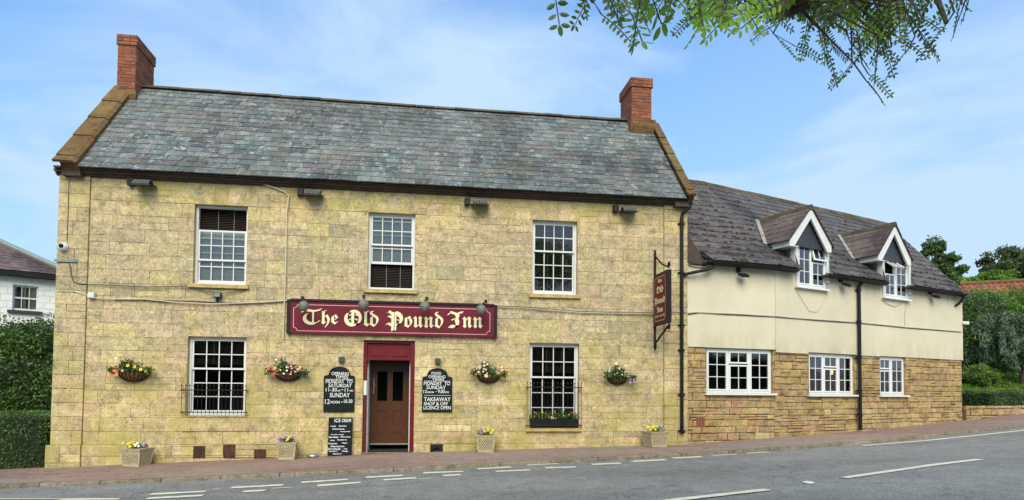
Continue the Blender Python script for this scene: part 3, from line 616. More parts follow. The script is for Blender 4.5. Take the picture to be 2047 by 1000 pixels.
# verge copings
for side in (0, 1):
    c = MB(); xa, xb = (P(113, 325, -.25).x, xl0+.02) if side == 0 else (xr0-.02, P(1386, 390, -.25).x)
    fs_ = [0, .055, .28, .5, .72, .93]
    for i in range(5):
        s0, s1 = SF.L*fs_[i], SF.L*fs_[i+1]+.05
        h0, h1 = .165, .14
        q = lambda x, s_, h: SF.pt(x, s_-.06, h)
        c.add([q(xa, s0, h0-.05), q(xb, s0, h0-.05), q(xb, s1, h1-.05), q(xa, s1, h1-.05), q(xa, s0, h0), q(xb-.06*(1-side), s0, h0), q(xb-.06*(1-side), s1, h1), q(xa+.06*side*0, s1, h1)],
              [(0, 3, 2, 1), (4, 5, 6, 7), (0, 1, 5, 4), (1, 2, 6, 5), (2, 3, 7, 6), (3, 0, 4, 7)], 0, random.random())
    # upstand below the slabs
    c.add([SF.pt(x, s_, h) for s_ in (0, SF.L) for x in (xa+.08, xb) for h in (-.15, .10)], [(0, 1, 3, 2), (4, 6, 7, 5), (0, 4, 5, 1), (2, 3, 7, 6), (1, 5, 7, 3)], 0, .2)
    for i in range(3):
        S2 = SBk; s0, s1 = S2.L*i/3, S2.L*(i+1)/3
        c.add([S2.pt(-x, s_, h) for s_ in (s0, s1-.01) for x in (xa, xb) for h in (-.1, .17)], [(0, 1, 3, 2), (4, 6, 7, 5), (0, 4, 5, 1), (2, 3, 7, 6), (1, 5, 7, 3)], 0, random.random())
    c.build('verge_coping', MT['coping'], inn)
    k = MB(); x0, x1 = (xa+.06, xb+.0) if side == 0 else (xb-.38, xb-.02)
    k.box(x0, x1, -.19, .0, 5.32, 5.44); k.build('kneeler', MT['cornice'], inn)
# chimneys (brick by brick)
def chimney(x0, x1, y0, y1, zt, zs, capn, capo):
    m = MB(); base = MB()
    for (F, ln) in ((Fr((x0, y0), (x1, y0)), x1-x0), (Fr((x0, y1), (x0, y0)), y1-y0), (Fr((x1, y0), (x1, y1)), y1-y0), (Fr((x1, y1), (x0, y1)), x1-x0)):
        courses(m, F, 0, ln, zs, zt-capn*.078, .078, (.1, .235), [], v=.006, gap=.0045, bev=.004, jit=.003)
        courses(m, F, -capo, ln+capo, zt-capn*.078, zt, .078, (.11, .24), [], v=capo+.006, gap=.0045, bev=.006, jit=.003, dep=capo+.01)
    m.box(x0, x1, y0, y1, zs-.4, zt-.01, 1, .5)
    m.box(x0-capo+.01, x1+capo-.01, y0-capo+.01, y1+capo-.01, zt-capn*.078+.01, zt-.012, 1, .5)
    o = m.build('chimney', [MT['brick'], MT['dmortar']], inn)
    b = MB(); b.box(x0-.05, x1+.05, y0-.05, y1+.05, zs-.75, zs-.06, 0, .3); b.box(x0-.03, x1+.03, y0-.03, y1+.03, zs-.058, zs+.02, 0, .6); b.build('chimney_base', MT['coping'], o)
y0c = 1.68
a = P(237, 72, y0c); b = P(273, 72, y0c)
chimney(a.x, b.x, y0c, y0c+.92, (a.z+b.z)/2+.02, P(250, 184, y0c).z, 3, .025)
a = P(1263, 158, y0c); b = P(1302, 158, y0c)
chimney(a.x, b.x, y0c, y0c+.88, (a.z+b.z)/2+.02, P(1280, 248, y0c).z, 3, .03)

# sash windows ------------------------------------------------------
def sash(name_lab, q, drop=0.0, lift=0.0, blind=(1.0,), blindm='blind', parent=inn, sill=True, band=False, back='dark'):
    a0, a1, z0, z1 = q; H = z1-z0; fw_ = .045; m = MB()
    m.fbox(F0, a0, a0+fw_, -.17, -.085, z0, z1); m.fbox(F0, a1-fw_, a1, -.17, -.085, z0, z1); m.fbox(F0, a0+fw_, a1-fw_, -.17, -.086, z1-.04, z1); m.fbox(F0, a0+fw_, a1-fw_, -.17, -.07, z0, z0+.05)
    win = m.build('window', MT['white'], parent)
    if name_lab: win['label'] = name_lab
    zi0, zi1 = z0+.05, z1-.04; zm = zi0+(zi1-zi0)*.6; b0, b1 = a0+fw_+.002, a1-fw_-.002
    for nm, s0, s1, v, rows in (('upper_sash', zm-.02-drop, zi1-drop, -.098, 2), ('lower_sash', zi0+lift, zm+.02+lift, -.135, 3)):
        s = MB(); st = .03; bt = .018
        s.fbox(F0, b0, b0+st, v-.03, v, s0, s1); s.fbox(F0, b1-st, b1, v-.03, v, s0, s1); s.fbox(F0, b0+st, b1-st, v-.03, v-.001, s1-.035, s1); s.fbox(F0, b0+st, b1-st, v-.03, v-.001, s0, s0+(.05 if rows == 3 else .035))
        g0, g1 = s0+(.05 if rows == 3 else .035), s1-.035
        for i in (1, 2, 3): x = b0+st+(b1-b0-2*st)*i/4; s.fbox(F0, x-bt/2, x+bt/2, v-.022, v-.003, g0, g1)
        for i in range(1, rows): z = g0+(g1-g0)*i/rows; s.fbox(F0, b0+st, b1-st, v-.0225, v-.0035, z-bt/2, z+bt/2)
        so_ = s.build(nm, MT['white'], win)
        p = MB(); fface(p, F0, b0+st, b1-st, v-.014, g0, g1); p.build('pane', MT['glass'], win)
    if blind:
        for (t, bt_) in blind:
            bm = MB(); z = z1-.05-(H-.1)*t; zend = z1-.05-(H-.1)*bt_
            while z > zend:
                bm.obox(F0.pt((a0+a1)/2, -.215, z), ((a1-a0)/2-.03, 0, 0), (0, .012, .010), (0, .0008, -.001)); z -= .034
            for x in (a0+(a1-a0)*.38, a0+(a1-a0)*.68): bm.fbox(F0, x, x+.006, -.205, -.2, zend, z1-.05-(H-.1)*t, 1)
            bm.build('blind', [MT[blindm], MT['blindp']], win)
    if band:
        bm = MB(); bm.fbox(F0, a0+.04, a1-.04, -.30, -.26, z1-H*.345, z1-H*.27); bm.build('shelf_edge', MT['sill'], win)
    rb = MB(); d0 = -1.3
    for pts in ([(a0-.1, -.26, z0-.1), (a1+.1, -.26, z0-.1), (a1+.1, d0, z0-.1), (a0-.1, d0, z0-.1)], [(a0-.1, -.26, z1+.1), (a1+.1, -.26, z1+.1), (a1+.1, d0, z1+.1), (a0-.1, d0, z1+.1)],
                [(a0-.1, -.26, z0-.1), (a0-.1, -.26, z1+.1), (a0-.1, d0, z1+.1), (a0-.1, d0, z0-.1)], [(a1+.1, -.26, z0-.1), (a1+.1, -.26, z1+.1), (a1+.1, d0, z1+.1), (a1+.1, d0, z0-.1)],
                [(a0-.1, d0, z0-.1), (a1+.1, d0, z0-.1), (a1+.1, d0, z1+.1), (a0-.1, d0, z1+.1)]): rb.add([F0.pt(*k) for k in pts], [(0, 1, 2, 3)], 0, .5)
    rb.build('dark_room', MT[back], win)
    if sill:
        s = MB(); s.fbox(F0, a0-.07, a1+.06, -.10, .075, z0-.075, z0-.004); s.build('sill', MT['sill'], win)
    return win
sash('tall sash window with its top sash lowered, above left', UW[0], drop=.44, blind=((0, 1),), blindm='blind')
sash('sash window with its lower sash raised, above the fascia sign', UW[1], lift=.50, blind=((0, 1),))
sash('closed sash window with brown blinds, above right', UW[2], blind=((0, 1),))
sash('ground floor sash window left of the door', LW[0], blind=((0, .33),), sill=False, band=True)
sash('ground floor sash window right of the door', LW[1], blind=((0, .33),), band=True)
# worn remains of the sill below the left window
c = MB(); c.fbox(F0, LW[0][0]-.09, LW[0][1]+.03, -.1, .02, LW[0][2]-.03, LW[0][2]-.002); c.build('sill', MT['ash'], inn)
c = MB(); q0 = rectpx(F0, 363, 856, 497, 862, .03); c.fbox(F0, q0[0], q0[1], .0, .03, q0[2], q0[3]); c.fbox(F0, q0[0], q0[0]+.16, .0, .045, q0[2]+.0, q0[3]+.01); c.build('broken_ledge', MT['ash'], inn)
# pale slats in the left upper windows: caught light put into their colour
for q, t0, t1 in ((UW[0], .28, .97), (UW[1], .02, .62)):
    c = MB(); z = q[3]-.05-(q[3]-q[2])*t0; ze = q[3]-.05-(q[3]-q[2]-.08)*t1
    while z > ze: c.obox(F0.pt((q[0]+q[1])/2, -.20, z), ((q[1]-q[0])/2-.05, 0, 0), (0, .004, .0155), (0, .0008, -.0003)); z -= .034
    c.build('blind', MT['blindp'], inn)
# iron window guards
def guard(q, zt, zb, label):
    a0, a1 = q[0]-.06, q[1]+.03; m = MB(); v = .10
    for z in (zt-.07, zb+(.03 if zb > q[2]-.05 else 0)+.02): m.tube([F0.pt(a0-.02, v, z), F0.pt(a1+.02, v, z)], .011, 6)
    n = 17
    for i in range(n):
        x = a0+(a1-a0)*i/(n-1); m.tube([F0.pt(x, v, zb), F0.pt(x, v, zt)], .0055, 5); m.lathe(F0.pt(x, v, zt), [(.008, 0), (.016, .012), (.001, .05)], 5)
    for x in (a0, a1): m.tube([F0.pt(x, -.02, zt-.07), F0.pt(x, v, zt-.07)], .011, 5); m.tube([F0.pt(x, -.02, zb+.05), F0.pt(x, v, zb+.05)], .011, 5)
    o = m.build('window_guard', MT['iron'], inn)
guard(LW[0], F0.px(430, 773)[1], LW[0][2]+.02, ''); guard(LW[1], F0.px(1108, 768)[1], LW[1][2], '')
# cellar vents and cat-hole
for i, q in enumerate(V3):
    m = MB(); a0, a1, z0, z1 = q; m.fbox(F0, a0, a1, -.03, .035, z0, z1, 1); n = 6
    for k in range(n+1): x = a0+(a1-a0)*k/n; m.fbox(F0, x-.008, x+.008, .036, .052, z0, z1)
    for k in range(n+1): z = z0+(z1-z0)*k/n; m.fbox(F0, a0-.008, a1+.008, .036, .050, z-.008, z+.008)
    if i == 1: z1 -= .09; m.lathe(F0.pt((a0+a1)/2, .02, z1), [((a1-a0)/2, 0), ((a1-a0)/2, .03), (.001, .03)], 16, axis=(0, -1, 0))
    m.build('cellar_vent', [MT['vent'], MT['dark']], inn)
m = MB(); a0, a1, z0, z1 = mouse; ac = (a0+a1)/2; rr_ = (a1-a0)/2
out = [(a0, z0-.03)]+[(ac-rr_*math.cos(math.pi*i/12), z1-rr_+rr_*math.sin(math.pi*i/12)) for i in range(13)]+[(a1, z0-.03)]
inr = [(ac+(x-ac)*.62, (z1-rr_)+(z-(z1-rr_))*.62 if z > z1-rr_ else z) for x, z in out]
for i in range(len(out)-1):
    m.prism([out[i], out[i+1], inr[i+1], inr[i]], lambda a, b, d: F0.pt(a, d, b), -.05, .075)
m.add([F0.pt(x, -.04, z) for x, z in inr], [tuple(range(len(inr)))], 1); m.fbox(F0, a0-.01, a1+.01, -.05, .02, z0, z1+.005, 1)
m.build('drain_arch', [MT['iron'], MT['dark']], inn)
# doorway -------------------------------------------------------------
a0, a1, z0, z1 = DR; dm = MB(); zl = F0.px(778, 720)[1]
zt0 = z0
dm.fbox(F0, a0+.0, a0+.06, -.22, -.04, zt0, z1); dm.fbox(F0, a1-.085, a1, -.22, -.04, zt0, z1); dm.fbox(F0, a0+.06, a1-.085, -.22, -.041, z1-.05, z1); dm.fbox(F0, a0+.06, a1-.085, -.22, -.06, zl-.0, zl+.045)
fr_ = dm.build('door_frame', MT['redp'], inn)
dm = MB(); dm.fbox(F0, a0+.061, a1-.086, -.16, -.10, zl+.046, z1-.051)
xm = (a0+a1)/2-.01
for (p, q_) in ((a0+.12, xm-.04), (xm+.04, a1-.14)):
    za, zb = zl+.085, z1-.08; t = .018
    dm.fbox(F0, p, q_, -.10, -.088, za, za+t); dm.fbox(F0, p, q_, -.10, -.088, zb-t, zb); dm.fbox(F0, p, p+t, -.10, -.087, za+t, zb-t); dm.fbox(F0, q_-t, q_, -.10, -.087, za+t, zb-t)
dm.build('overdoor_panel', MT['redp'], inn)
# porch lining, pale on the left
lm = MB(); lm.fbox(F0, a0+.062, a0+.085, -.85, -.22, z0, zl); lm.fbox(F0, a1-.11, a1-.087, -.85, -.22, z0, zl); lm.build('porch_lining', MT['greyw'], inn)
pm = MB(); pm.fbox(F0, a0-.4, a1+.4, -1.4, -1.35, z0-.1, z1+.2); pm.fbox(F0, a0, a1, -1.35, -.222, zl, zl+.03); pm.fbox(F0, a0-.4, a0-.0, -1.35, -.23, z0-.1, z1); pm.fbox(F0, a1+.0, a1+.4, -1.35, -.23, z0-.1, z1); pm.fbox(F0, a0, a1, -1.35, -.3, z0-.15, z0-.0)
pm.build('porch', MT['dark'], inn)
zs = z0-.005
lf0 = a0+.10; lf1 = a1-.12; dz0 = z0+.125; dz1 = zl-.01; v0 = -.62
d_ = MB(); FD = Fr((lf0, .62), (lf1, .62)); wD = lf1-lf0; hD = dz1-dz0
gl_ = [(wD*.17, wD*.43, dz0+hD*.52, dz0+hD*.88), (wD*.57, wD*.84, dz0+hD*.52, dz0+hD*.88)]; pn_ = [(wD*.17, wD*.45, dz0+hD*.10, dz0+hD*.40), (wD*.57, wD*.84, dz0+hD*.10, dz0+hD*.40)]
rs = [(0, wD, dz0, dz1)]
for h in gl_+pn_: rs = sub(rs, h)
for q in rs: d_.fbox(FD, q[0], q[1], -.04, .0, q[2], q[3], 0, .5)
for q in pn_: d_.fbox(FD, q[0], q[1], -.04, -.014, q[2], q[3], 0, .4); d_.fbox(FD, q[0]+.035, q[1]-.035, -.013, -.004, q[2]+.04, q[3]-.04, 0, .4)
MT['wood'] = None
def woodm():
    m, t, p, o = newmat('varnished_wood'); f = noise(t, 14, 6, .6, sc=(6, 6, .6)); c = ramp(t, f, [(.3, (.04, .013, .005)), (.7, (.115, .04, .015))]); t.links.new(c, p.inputs['Base Color']); p.inputs['Roughness'].default_value = .28; return m
MT['wood'] = woodm()
dd = d_.build('door', MT['wood'], inn)
p = MB()
for q in gl_: fface(p, FD, q[0], q[1], -.02, q[2], q[3])
p.build('door_pane', MT['glass'], dd)
p = MB(); p.fbox(FD, 0, wD, .001, .02, dz0-.02, dz0+.008); p.build('weather_bar', MT['steel'], dd)
p = MB(); p.tube([FD.pt(.06, .0, dz0+hD*.60), FD.pt(.06, .06, dz0+hD*.61), FD.pt(.075, .065, dz0+hD*.70), FD.pt(.06, .0, dz0+hD*.80)], .013, 8); p.build('handle', MT['steel'], dd)
p = MB(); p.fbox(F0, a0+.006, a0+.07, -.06, -.02, F0.px(733, 790)[1], F0.px(733, 761)[1]); p.build('entry_plate', MT['greyw'], inn)
p = MB(); p.fbox(F0, a0-.01, a1+.01, -.30, .10, z0-.30, z0-.004); p.build('doorstep', MT['coping'], inn)
p = MB(); p.fbox(F0, a0+.1, a1-.12, -.60, -.05, z0-.003, z0+.016); tag(p.build('door_mat', MT['dark']), 'dark ribbed mat lying inside the red doorway', 'door mat')
# main downpipe
Fm = F0; x_ = F0.px(1363, 600, .09)[0]; dp_ = MB(); zt = F0.px(1372, 408, .1)[1]; zb = F0.px(1363, 862, .09)[1]
dp_.tube([F0.pt(x_+.17, .17, zt+.02), F0.pt(x_+.15, .16, zt-.10), F0.pt(x_+.02, .10, zt-.20), F0.pt(x_, .09, zt-.30), F0.pt(x_, .09, zb+.08)], .038, 12)
dp_.tube([F0.pt(x_, .09, zb+.12), F0.pt(x_, .09, zb+.04), F0.pt(x_, .15, zb-.03)], .043, 12)
for py_ in (447, 545, 650, 700, 789, 862): z = F0.px(1363, py_, .09)[1]; dp_.tube([F0.pt(x_, .09, z-.025), F0.pt(x_, .09, z+.025)], .048, 12); dp_.fbox(F0, x_-.08, x_+.08, .046, .085, z-.012, z+.012)
dp_.build('downpipe', MT['black'], inn)
# iron pattress bar on the left corner
m = MB(); m.fbox(F0, XL-.03, F0.px(157, 523)[0], .05, .075, F0.px(130, 525)[1], F0.px(130, 520)[1]); m.build('tie_bar', MT['leadg'], inn)

# ================================================================== RENDERED WING
wing = thing('rendered_wing', 'lower wing, cream render above rough brown stone, mossy slate roof, two gabled dormers', 'pub wing', (0, 0, 0))
TH = math.atan2(FB.u[1], FB.u[0])-math.atan2(FA.u[1], FA.u[0]); TT = math.tan(TH/2)
LA, LB = FA.len, FB.len
ZG, ZRW, RV, OV = 4.20, 6.87, 2.4, .20
def cas(F, l, t, r, b): return rectpx(F, l, t, r, b, .0)
w1 = cas(FA, 1412, 698, 1544, 786); w2 = cas(FB, 1617, 708, 1708, 789); w3 = cas(FB, 1759, 714, 1810, 790)
q1 = cas(FB, 1589, 491, 1646, 576); q2 = cas(FB, 1762, 520, 1810, 597)
zra = (2.285, 2.30); zrb = (2.235, 2.30)
w = MB()
def wallrects(F, L, z0, z1, holes, v, m):
    rs = [(0, L, z0, z1)]
    for h in holes: rs = sub(rs, h)
    for q in rs: fface(w, F, q[0], q[1], v, q[2], q[3], m, .5)
wallrects(FA, LA, -.3, 4.1, [w1], -.02, 1); wallrects(FB, LB, -.3, 4.1, [w2, w3, (q1[0], q1[1], q1[2], 4.3), (q2[0], q2[1], q2[2], 4.3)], -.02, 1)
vg = rectpx(FA, 1392, 835, 1408, 853)
courses(w, FA, 0, LA, -.1, 2.29, .145, (.18, .48), [w1, vg], v=.0, gap=.006, bev=.014, jit=.009, dv=.011, chj=.3, dep=.05)
courses(w, FB, 0, LB, -.1, 2.31, .145, (.18, .55), [w2, w3], v=.0, gap=.006, bev=.014, jit=.010, dv=.012, chj=.3, dep=.05)
for (F, q) in ((FA, w1), (FB, w2), (FB, w3)):
    for (p, s) in (((q[0], q[2]), (q[0], q[3])), ((q[1], q[2]), (q[1], q[3])), ((q[0], q[3]), (q[1], q[3])), ((q[0], q[2]), (q[1], q[2]))):
        w.add([F.pt(p[0], .0, p[1]), F.pt(s[0], .0, s[1]), F.pt(s[0], -.2, s[1]), F.pt(p[0], -.2, p[1])], [(0, 1, 2, 3)], 0, .3)
# gable end and rear
bk = lambda F, a, t, z: F.pt(a, -t, z)
e = LB
w.add([F_ for F_ in (FB.pt(e, 0, -.3), FB.pt(e-.0, -4.6, -.3), FB.pt(e-.0, -4.6, 4.2), FB.pt(e-.0, -RV, 6.7), FB.pt(e, 0, 4.2))], [(0, 1, 2, 3, 4)], 0, .4)
w.add([FA.pt(0, -4.6, -.3), FA.pt(LA, -4.6, -.3), FA.pt(LA, -4.6, 4.2), FA.pt(0, -4.6, 4.2)], [(0, 1, 2, 3)], 0, .4)
w.add([FB.pt(0, -4.6, -.3), FB.pt(LB, -4.6, -.3), FB.pt(LB, -4.6, 4.2), FB.pt(0, -4.6, 4.2)], [(0, 1, 2, 3)], 0, .4)
w.build('stone_wall', [MT['rub'], MT['dmortar']], wing)
# cream render coat: a 3 cm skin with a drip edge, stepped up over the window heads
w = MB()
def skin(F, L, prof, holes, ztop):
    """prof: list (a0,a1,zbottom)"""
    for a0, a1, zb in prof:
        rs = [(a0, a1, zb, ztop)]
        for h in holes: rs = sub(rs, h)
        for q in rs: fface(w, F, q[0], q[1], .035, q[2], q[3], 0, .5)
        w.add([F.pt(a0, .035, zb), F.pt(a1, .035, zb), F.pt(a1, -.02, zb+.01), F.pt(a0, -.02, zb+.01)], [(0, 1, 2, 3)], 0, .5)
    for (p, q) in zip(prof[:-1], prof[1:]):
        w.add([F.pt(p[1], .035, p[2]), F.pt(p[1], .035, q[2]), F.pt(p[1], -.02, q[2]), F.pt(p[1], -.02, p[2])], [(0, 1, 2, 3)], 0, .5)
    for h in holes:
        for a in (h[0], h[1]): w.add([F.pt(a, .035, h[2]), F.pt(a, .035, min(h[3], ztop)), F.pt(a, -.12, min(h[3], ztop)), F.pt(a, -.12, h[2])], [(0, 1, 2, 3)], 0, .5)
hd1, hd2 = (q1[0]-.02, q1[1]+.02, q1[2], 4.4), (q2[0]-.02, q2[1]+.02, q2[2], 4.4)
skin(FA, LA, [(0, w1[0]-.06, 2.285), (w1[0]-.06, LA, w1[3]+.01)], [], 4.14)
skin(FB, LB, [(0, .02, w1[3]+.01), (.02, w2[0]-.05, 2.225), (w2[0]-.05, w2[1]+.05, w2[3]+.012), (w2[1]+.05, w3[0]-.04, 2.25), (w3[0]-.04, LB+.03, w3[3]+.01)], [hd1, hd2], 4.14)
w.add([FB.pt(LB+.03, .035, 2.3), FB.pt(LB+.03, -4.6, 2.3), FB.pt(LB+.03, -4.6, 4.2), FB.pt(LB+.03, -RV, 6.75), FB.pt(LB+.03, .035, 4.2)], [(0, 1, 2, 3, 4)], 0, .5)
w.build('render_coat', MT['render'], wing)
# roof
cotp = (RV+OV)/(ZRW-ZG)
SA = Sl(FA.pt(0, OV, ZG), (FA.u[0], FA.u[1], 0), (-FA.n[0], -FA.n[1], 0), (RV+OV, ZRW-ZG)); SB = Sl(FB.pt(0, OV, ZG), (FB.u[0], FB.u[1], 0), (-FB.n[0], -FB.n[1], 0), (RV+OV, ZRW-ZG))
cosp = (RV+OV)/SA.L
ra, rbE = FB.px(1771, 446, -RV)[0], FB.px(1926, 584, OV)[0]
loA = lambda b: max(b*cosp*.176, .52*(1-b/.62)) if b < .62 else b*cosp*.176
hiA = lambda b: LA+(OV-b*cosp)*TT
loB = lambda b: -(OV-b*cosp)*TT
hiB = lambda b: rbE+(ra-rbE)*max(0, min(1, b/SB.L))
rm = MB()
def slab(S, lo, hi, h=-.012, r=.1, n=14, b0_=0, b1_=None):
    b1_ = b1_ or S.L
    for i in range(n):
        b0, b1 = b0_+(b1_-b0_)*i/n, b0_+(b1_-b0_)*(i+1)/n; rm.add([S.pt(lo(b0), b0, h), S.pt(hi(b0), b0, h), S.pt(hi(b1), b1, h), S.pt(lo(b1), b1, h)], [(0, 1, 2, 3)], 0, r)
CUT = .49; hu = lambda q: (q[0]-.02, q[1]+.09)
ivs = [(loB, lambda b: hu(q1)[0]), (lambda b: hu(q1)[1], lambda b: hu(q2)[0]), (lambda b: hu(q2)[1], hiB)]
slab(SA, loA, hiA); slab(SB, loB, hiB, b0_=CUT)
slates(rm, SA, loA, hiA, SA.L, .245, .40, thick=.014, lift=.02, rag=.012, wj=.1)
slates(rm, SB, loB, hiB, SB.L, .245, .40, thick=.014, lift=.02, rag=.012, wj=.1, bs=CUT)
for lo_, hi_ in ivs:
    slab(SB, lo_, hi_, n=2, b1_=CUT); slates(rm, SB, lo_, hi_, CUT+.03, .245, .40, thick=.014, lift=.02, rag=.012, wj=.1)
# rear slopes
for (F, a0, a1) in ((FA, 0, LA-.3), (FB, -.2, LB)):
    rm.add([F.pt(a0, -RV, ZRW), F.pt(a1-.4, -RV, ZRW), F.pt(a1, -4.9, ZG), F.pt(a0, -4.9, ZG)], [(0, 1, 2, 3)], 0, .3)
wr = rm.build('roof', MT['slate2'], wing)
rm = MB()
for (F, a0, a1) in ((FA, -.2, LA-(RV)*TT), (FB, RV*TT, ra)):
    a = a0
    while a < a1:
        b = min(a+.42, a1); dz = random.uniform(-.008, .008)
        rm.prism([(-.12, -.10), (-.07, .02), (0, .05), (.07, .02), (.12, -.10)], lambda p, q, d: F.pt(d, -RV+p, ZRW+.02+dz+q), a+.004, b-.004, 0, random.random()); a = b
rm.build('ridge_tiles', MT['ridge'], wr)
# moss cushions growing on the slate edges
mo = MB()
for i in range(520):
    S, lo, hi = (SA, loA, hiA) if random.random() < .36 else (SB, loB, hiB)
    k = random.randint(0, 13); b = k*.245+random.uniform(-.02, .05)
    if random.random() < (k/14.0)**1.3*.8: continue
    a = random.uniform(lo(b)+.05, hi(b)-.05)
    if S is SB and b < CUT+.05 and (q1[0]-.1 < a < q1[1]+.15 or q2[0]-.1 < a < q2[1]+.15): continue
    if b > S.L-.1: continue
    rx, ry, rz = random.uniform(.03, .085), random.uniform(.02, .04), random.uniform(.018, .035)
    c = S.pt(a, b, .035); vs = []; fs = []
    for j in range(4):
        ph = math.pi/2*j/3.2
        for t in range(7): th = 2*math.pi*t/7; kk = random.uniform(.75, 1.2); vs.append(c+S.u*(rx*math.cos(th)*math.cos(ph)*kk)+S.s*(ry*math.sin(th)*math.cos(ph)*kk)+S.n*(rz*math.sin(ph)))
    for j in range(3):
        for t in range(7): fs.append((j*7+t, j*7+(t+1) % 7, (j+1)*7+(t+1) % 7, (j+1)*7+t))
    mo.add(vs, fs, 0)
tag(mo.build('moss', MT['moss'], wr), kind='stuff')
# cut-away corner at the left: brown boarded cheek and mossy ledge
m = MB()
pA = SA.pt(.50, .02, -.03); pB = SA.pt(-.0, .66, -.03)
m.add([FA.pt(.02, .05, 4.12), FA.pt(.50, .05, 4.16), FA.pt(.02, .05, 4.74)], [(0, 1, 2)], 0, .5)
m.add([FA.pt(.0, .055, 4.74), SA.pt(0, .66, .0), SA.pt(.52, 0, .0), FA.pt(.52, .055, 4.14)], [(0, 1, 2, 3)], 0, .5)
m.fbox(FA, .02, .52, .04, .12, 4.10, 4.135)
m.build('eaves_cheek', MT['fascia'], wing)
m = MB(); m.tube([FA.pt(.0, .06, 4.10), FA.pt(.2, .07, 4.06), FA.pt(.42, .07, 4.06), FA.pt(.52, .07, 4.10)], .012, 6); m.build('pale_pipe', MT['white'], wing)
# soffit + gutters in three runs
def gutter(F, a0, a1, z=ZG-.045, v=OV+.045):
    m = MB(); n = 8; pr = [(v+.055*math.cos(math.pi+math.pi*i/n), z+.055*math.sin(math.pi+math.pi*i/n)) for i in range(n+1)]; pi_ = [(v+(x-v)*.85, z+(y-z)*.85) for x, y in reversed(pr)]
    m.prism(pr+pi_, lambda p, q, d: F.pt(d, p, q), a0, a1); m.build('gutter', MT['black'], wing)
g1a = FA.px(1408, 515, OV)[0]
u = lambda px_, py_: FB.px(px_, py_, OV)[0]
gutter(FA, g1a, LA+OV*TT); gutter(FB, -OV*TT, u(1592, 538)); gutter(FB, u(1650, 543), u(1771, 559)); gutter(FB, u(1813, 566), u(1927, 585)+.0)
for (F, a0, a1) in ((FA, g1a, LA), (FB, 0, u(1592, 538)), (FB, u(1650, 543), u(1771, 559)), (FB, u(1813, 566), LB+.05)):
    m = MB(); m.fbox(F, a0, a1, .036, OV-.002, ZG-.085, ZG-.055); m.fbox(F, a0, a1, OV-.001, OV+.012, ZG-.12, ZG-.015); m.build('soffit', MT['fascia'], wing)
# rainwater pipes
m = MB(); g0 = FA.px(1427, 524, .24); m.tube([FA.pt(g0[0], .24, ZG-.07), FA.pt(g0[0], .22, ZG-.16), FA.pt(g0[0]-.12, .20, ZG-.22), F0.pt(x_+.04, .11, F0.px(1366, 549, .1)[1]+.0)], .036, 10); m.build('downpipe', MT['black'], wing)
m = MB(); p0_ = FB.px(1717, 640, .09)[0]; zb = FB.px(1721, 860, .09)[1]; m.tube([FB.pt(p0_, .24, ZG-.07), FB.pt(p0_, .12, ZG-.17), FB.pt(p0_, .10, ZG-.22), FB.pt(p0_, .10, zb)], .042, 12)
for z in (3.9, 3.1, 2.2, 1.35, .75): m.tube([FB.pt(p0_, .10, z-.03), FB.pt(p0_, .10, z+.03)], .053, 12); m.fbox(FB, p0_-.08, p0_+.08, .02, .09, z-.012, z+.012)
m.build('downpipe', MT['black'], wing)
m = MB(); ge = u(1924, 585); m.tube([FB.pt(ge, .24, ZG-.07), FB.pt(ge, .2, ZG-.2), FB.pt(ge-.04, .1, ZG-.33), FB.pt(ge-.12, -.02, ZG-.42), FB.pt(ge-.12, -.05, .6)], .036, 10); m.build('downpipe', MT['black'], wing)
# terracotta air brick
m = MB(); m.fbox(FA, vg[0], vg[1], -.03, .0, vg[2], vg[3], 1)
for i in range(6): x = vg[0]+(vg[1]-vg[0])*i/5; m.fbox(FA, x-.007, x+.007, .001, .016, vg[2], vg[3])
for i in range(6): z = vg[2]+(vg[3]-vg[2])*i/5; m.fbox(FA, vg[0]-.007, vg[1]+.007, .001, .0145, z-.007, z+.007)
m.build('air_brick', [MT['terra'], MT['dark']], wing)

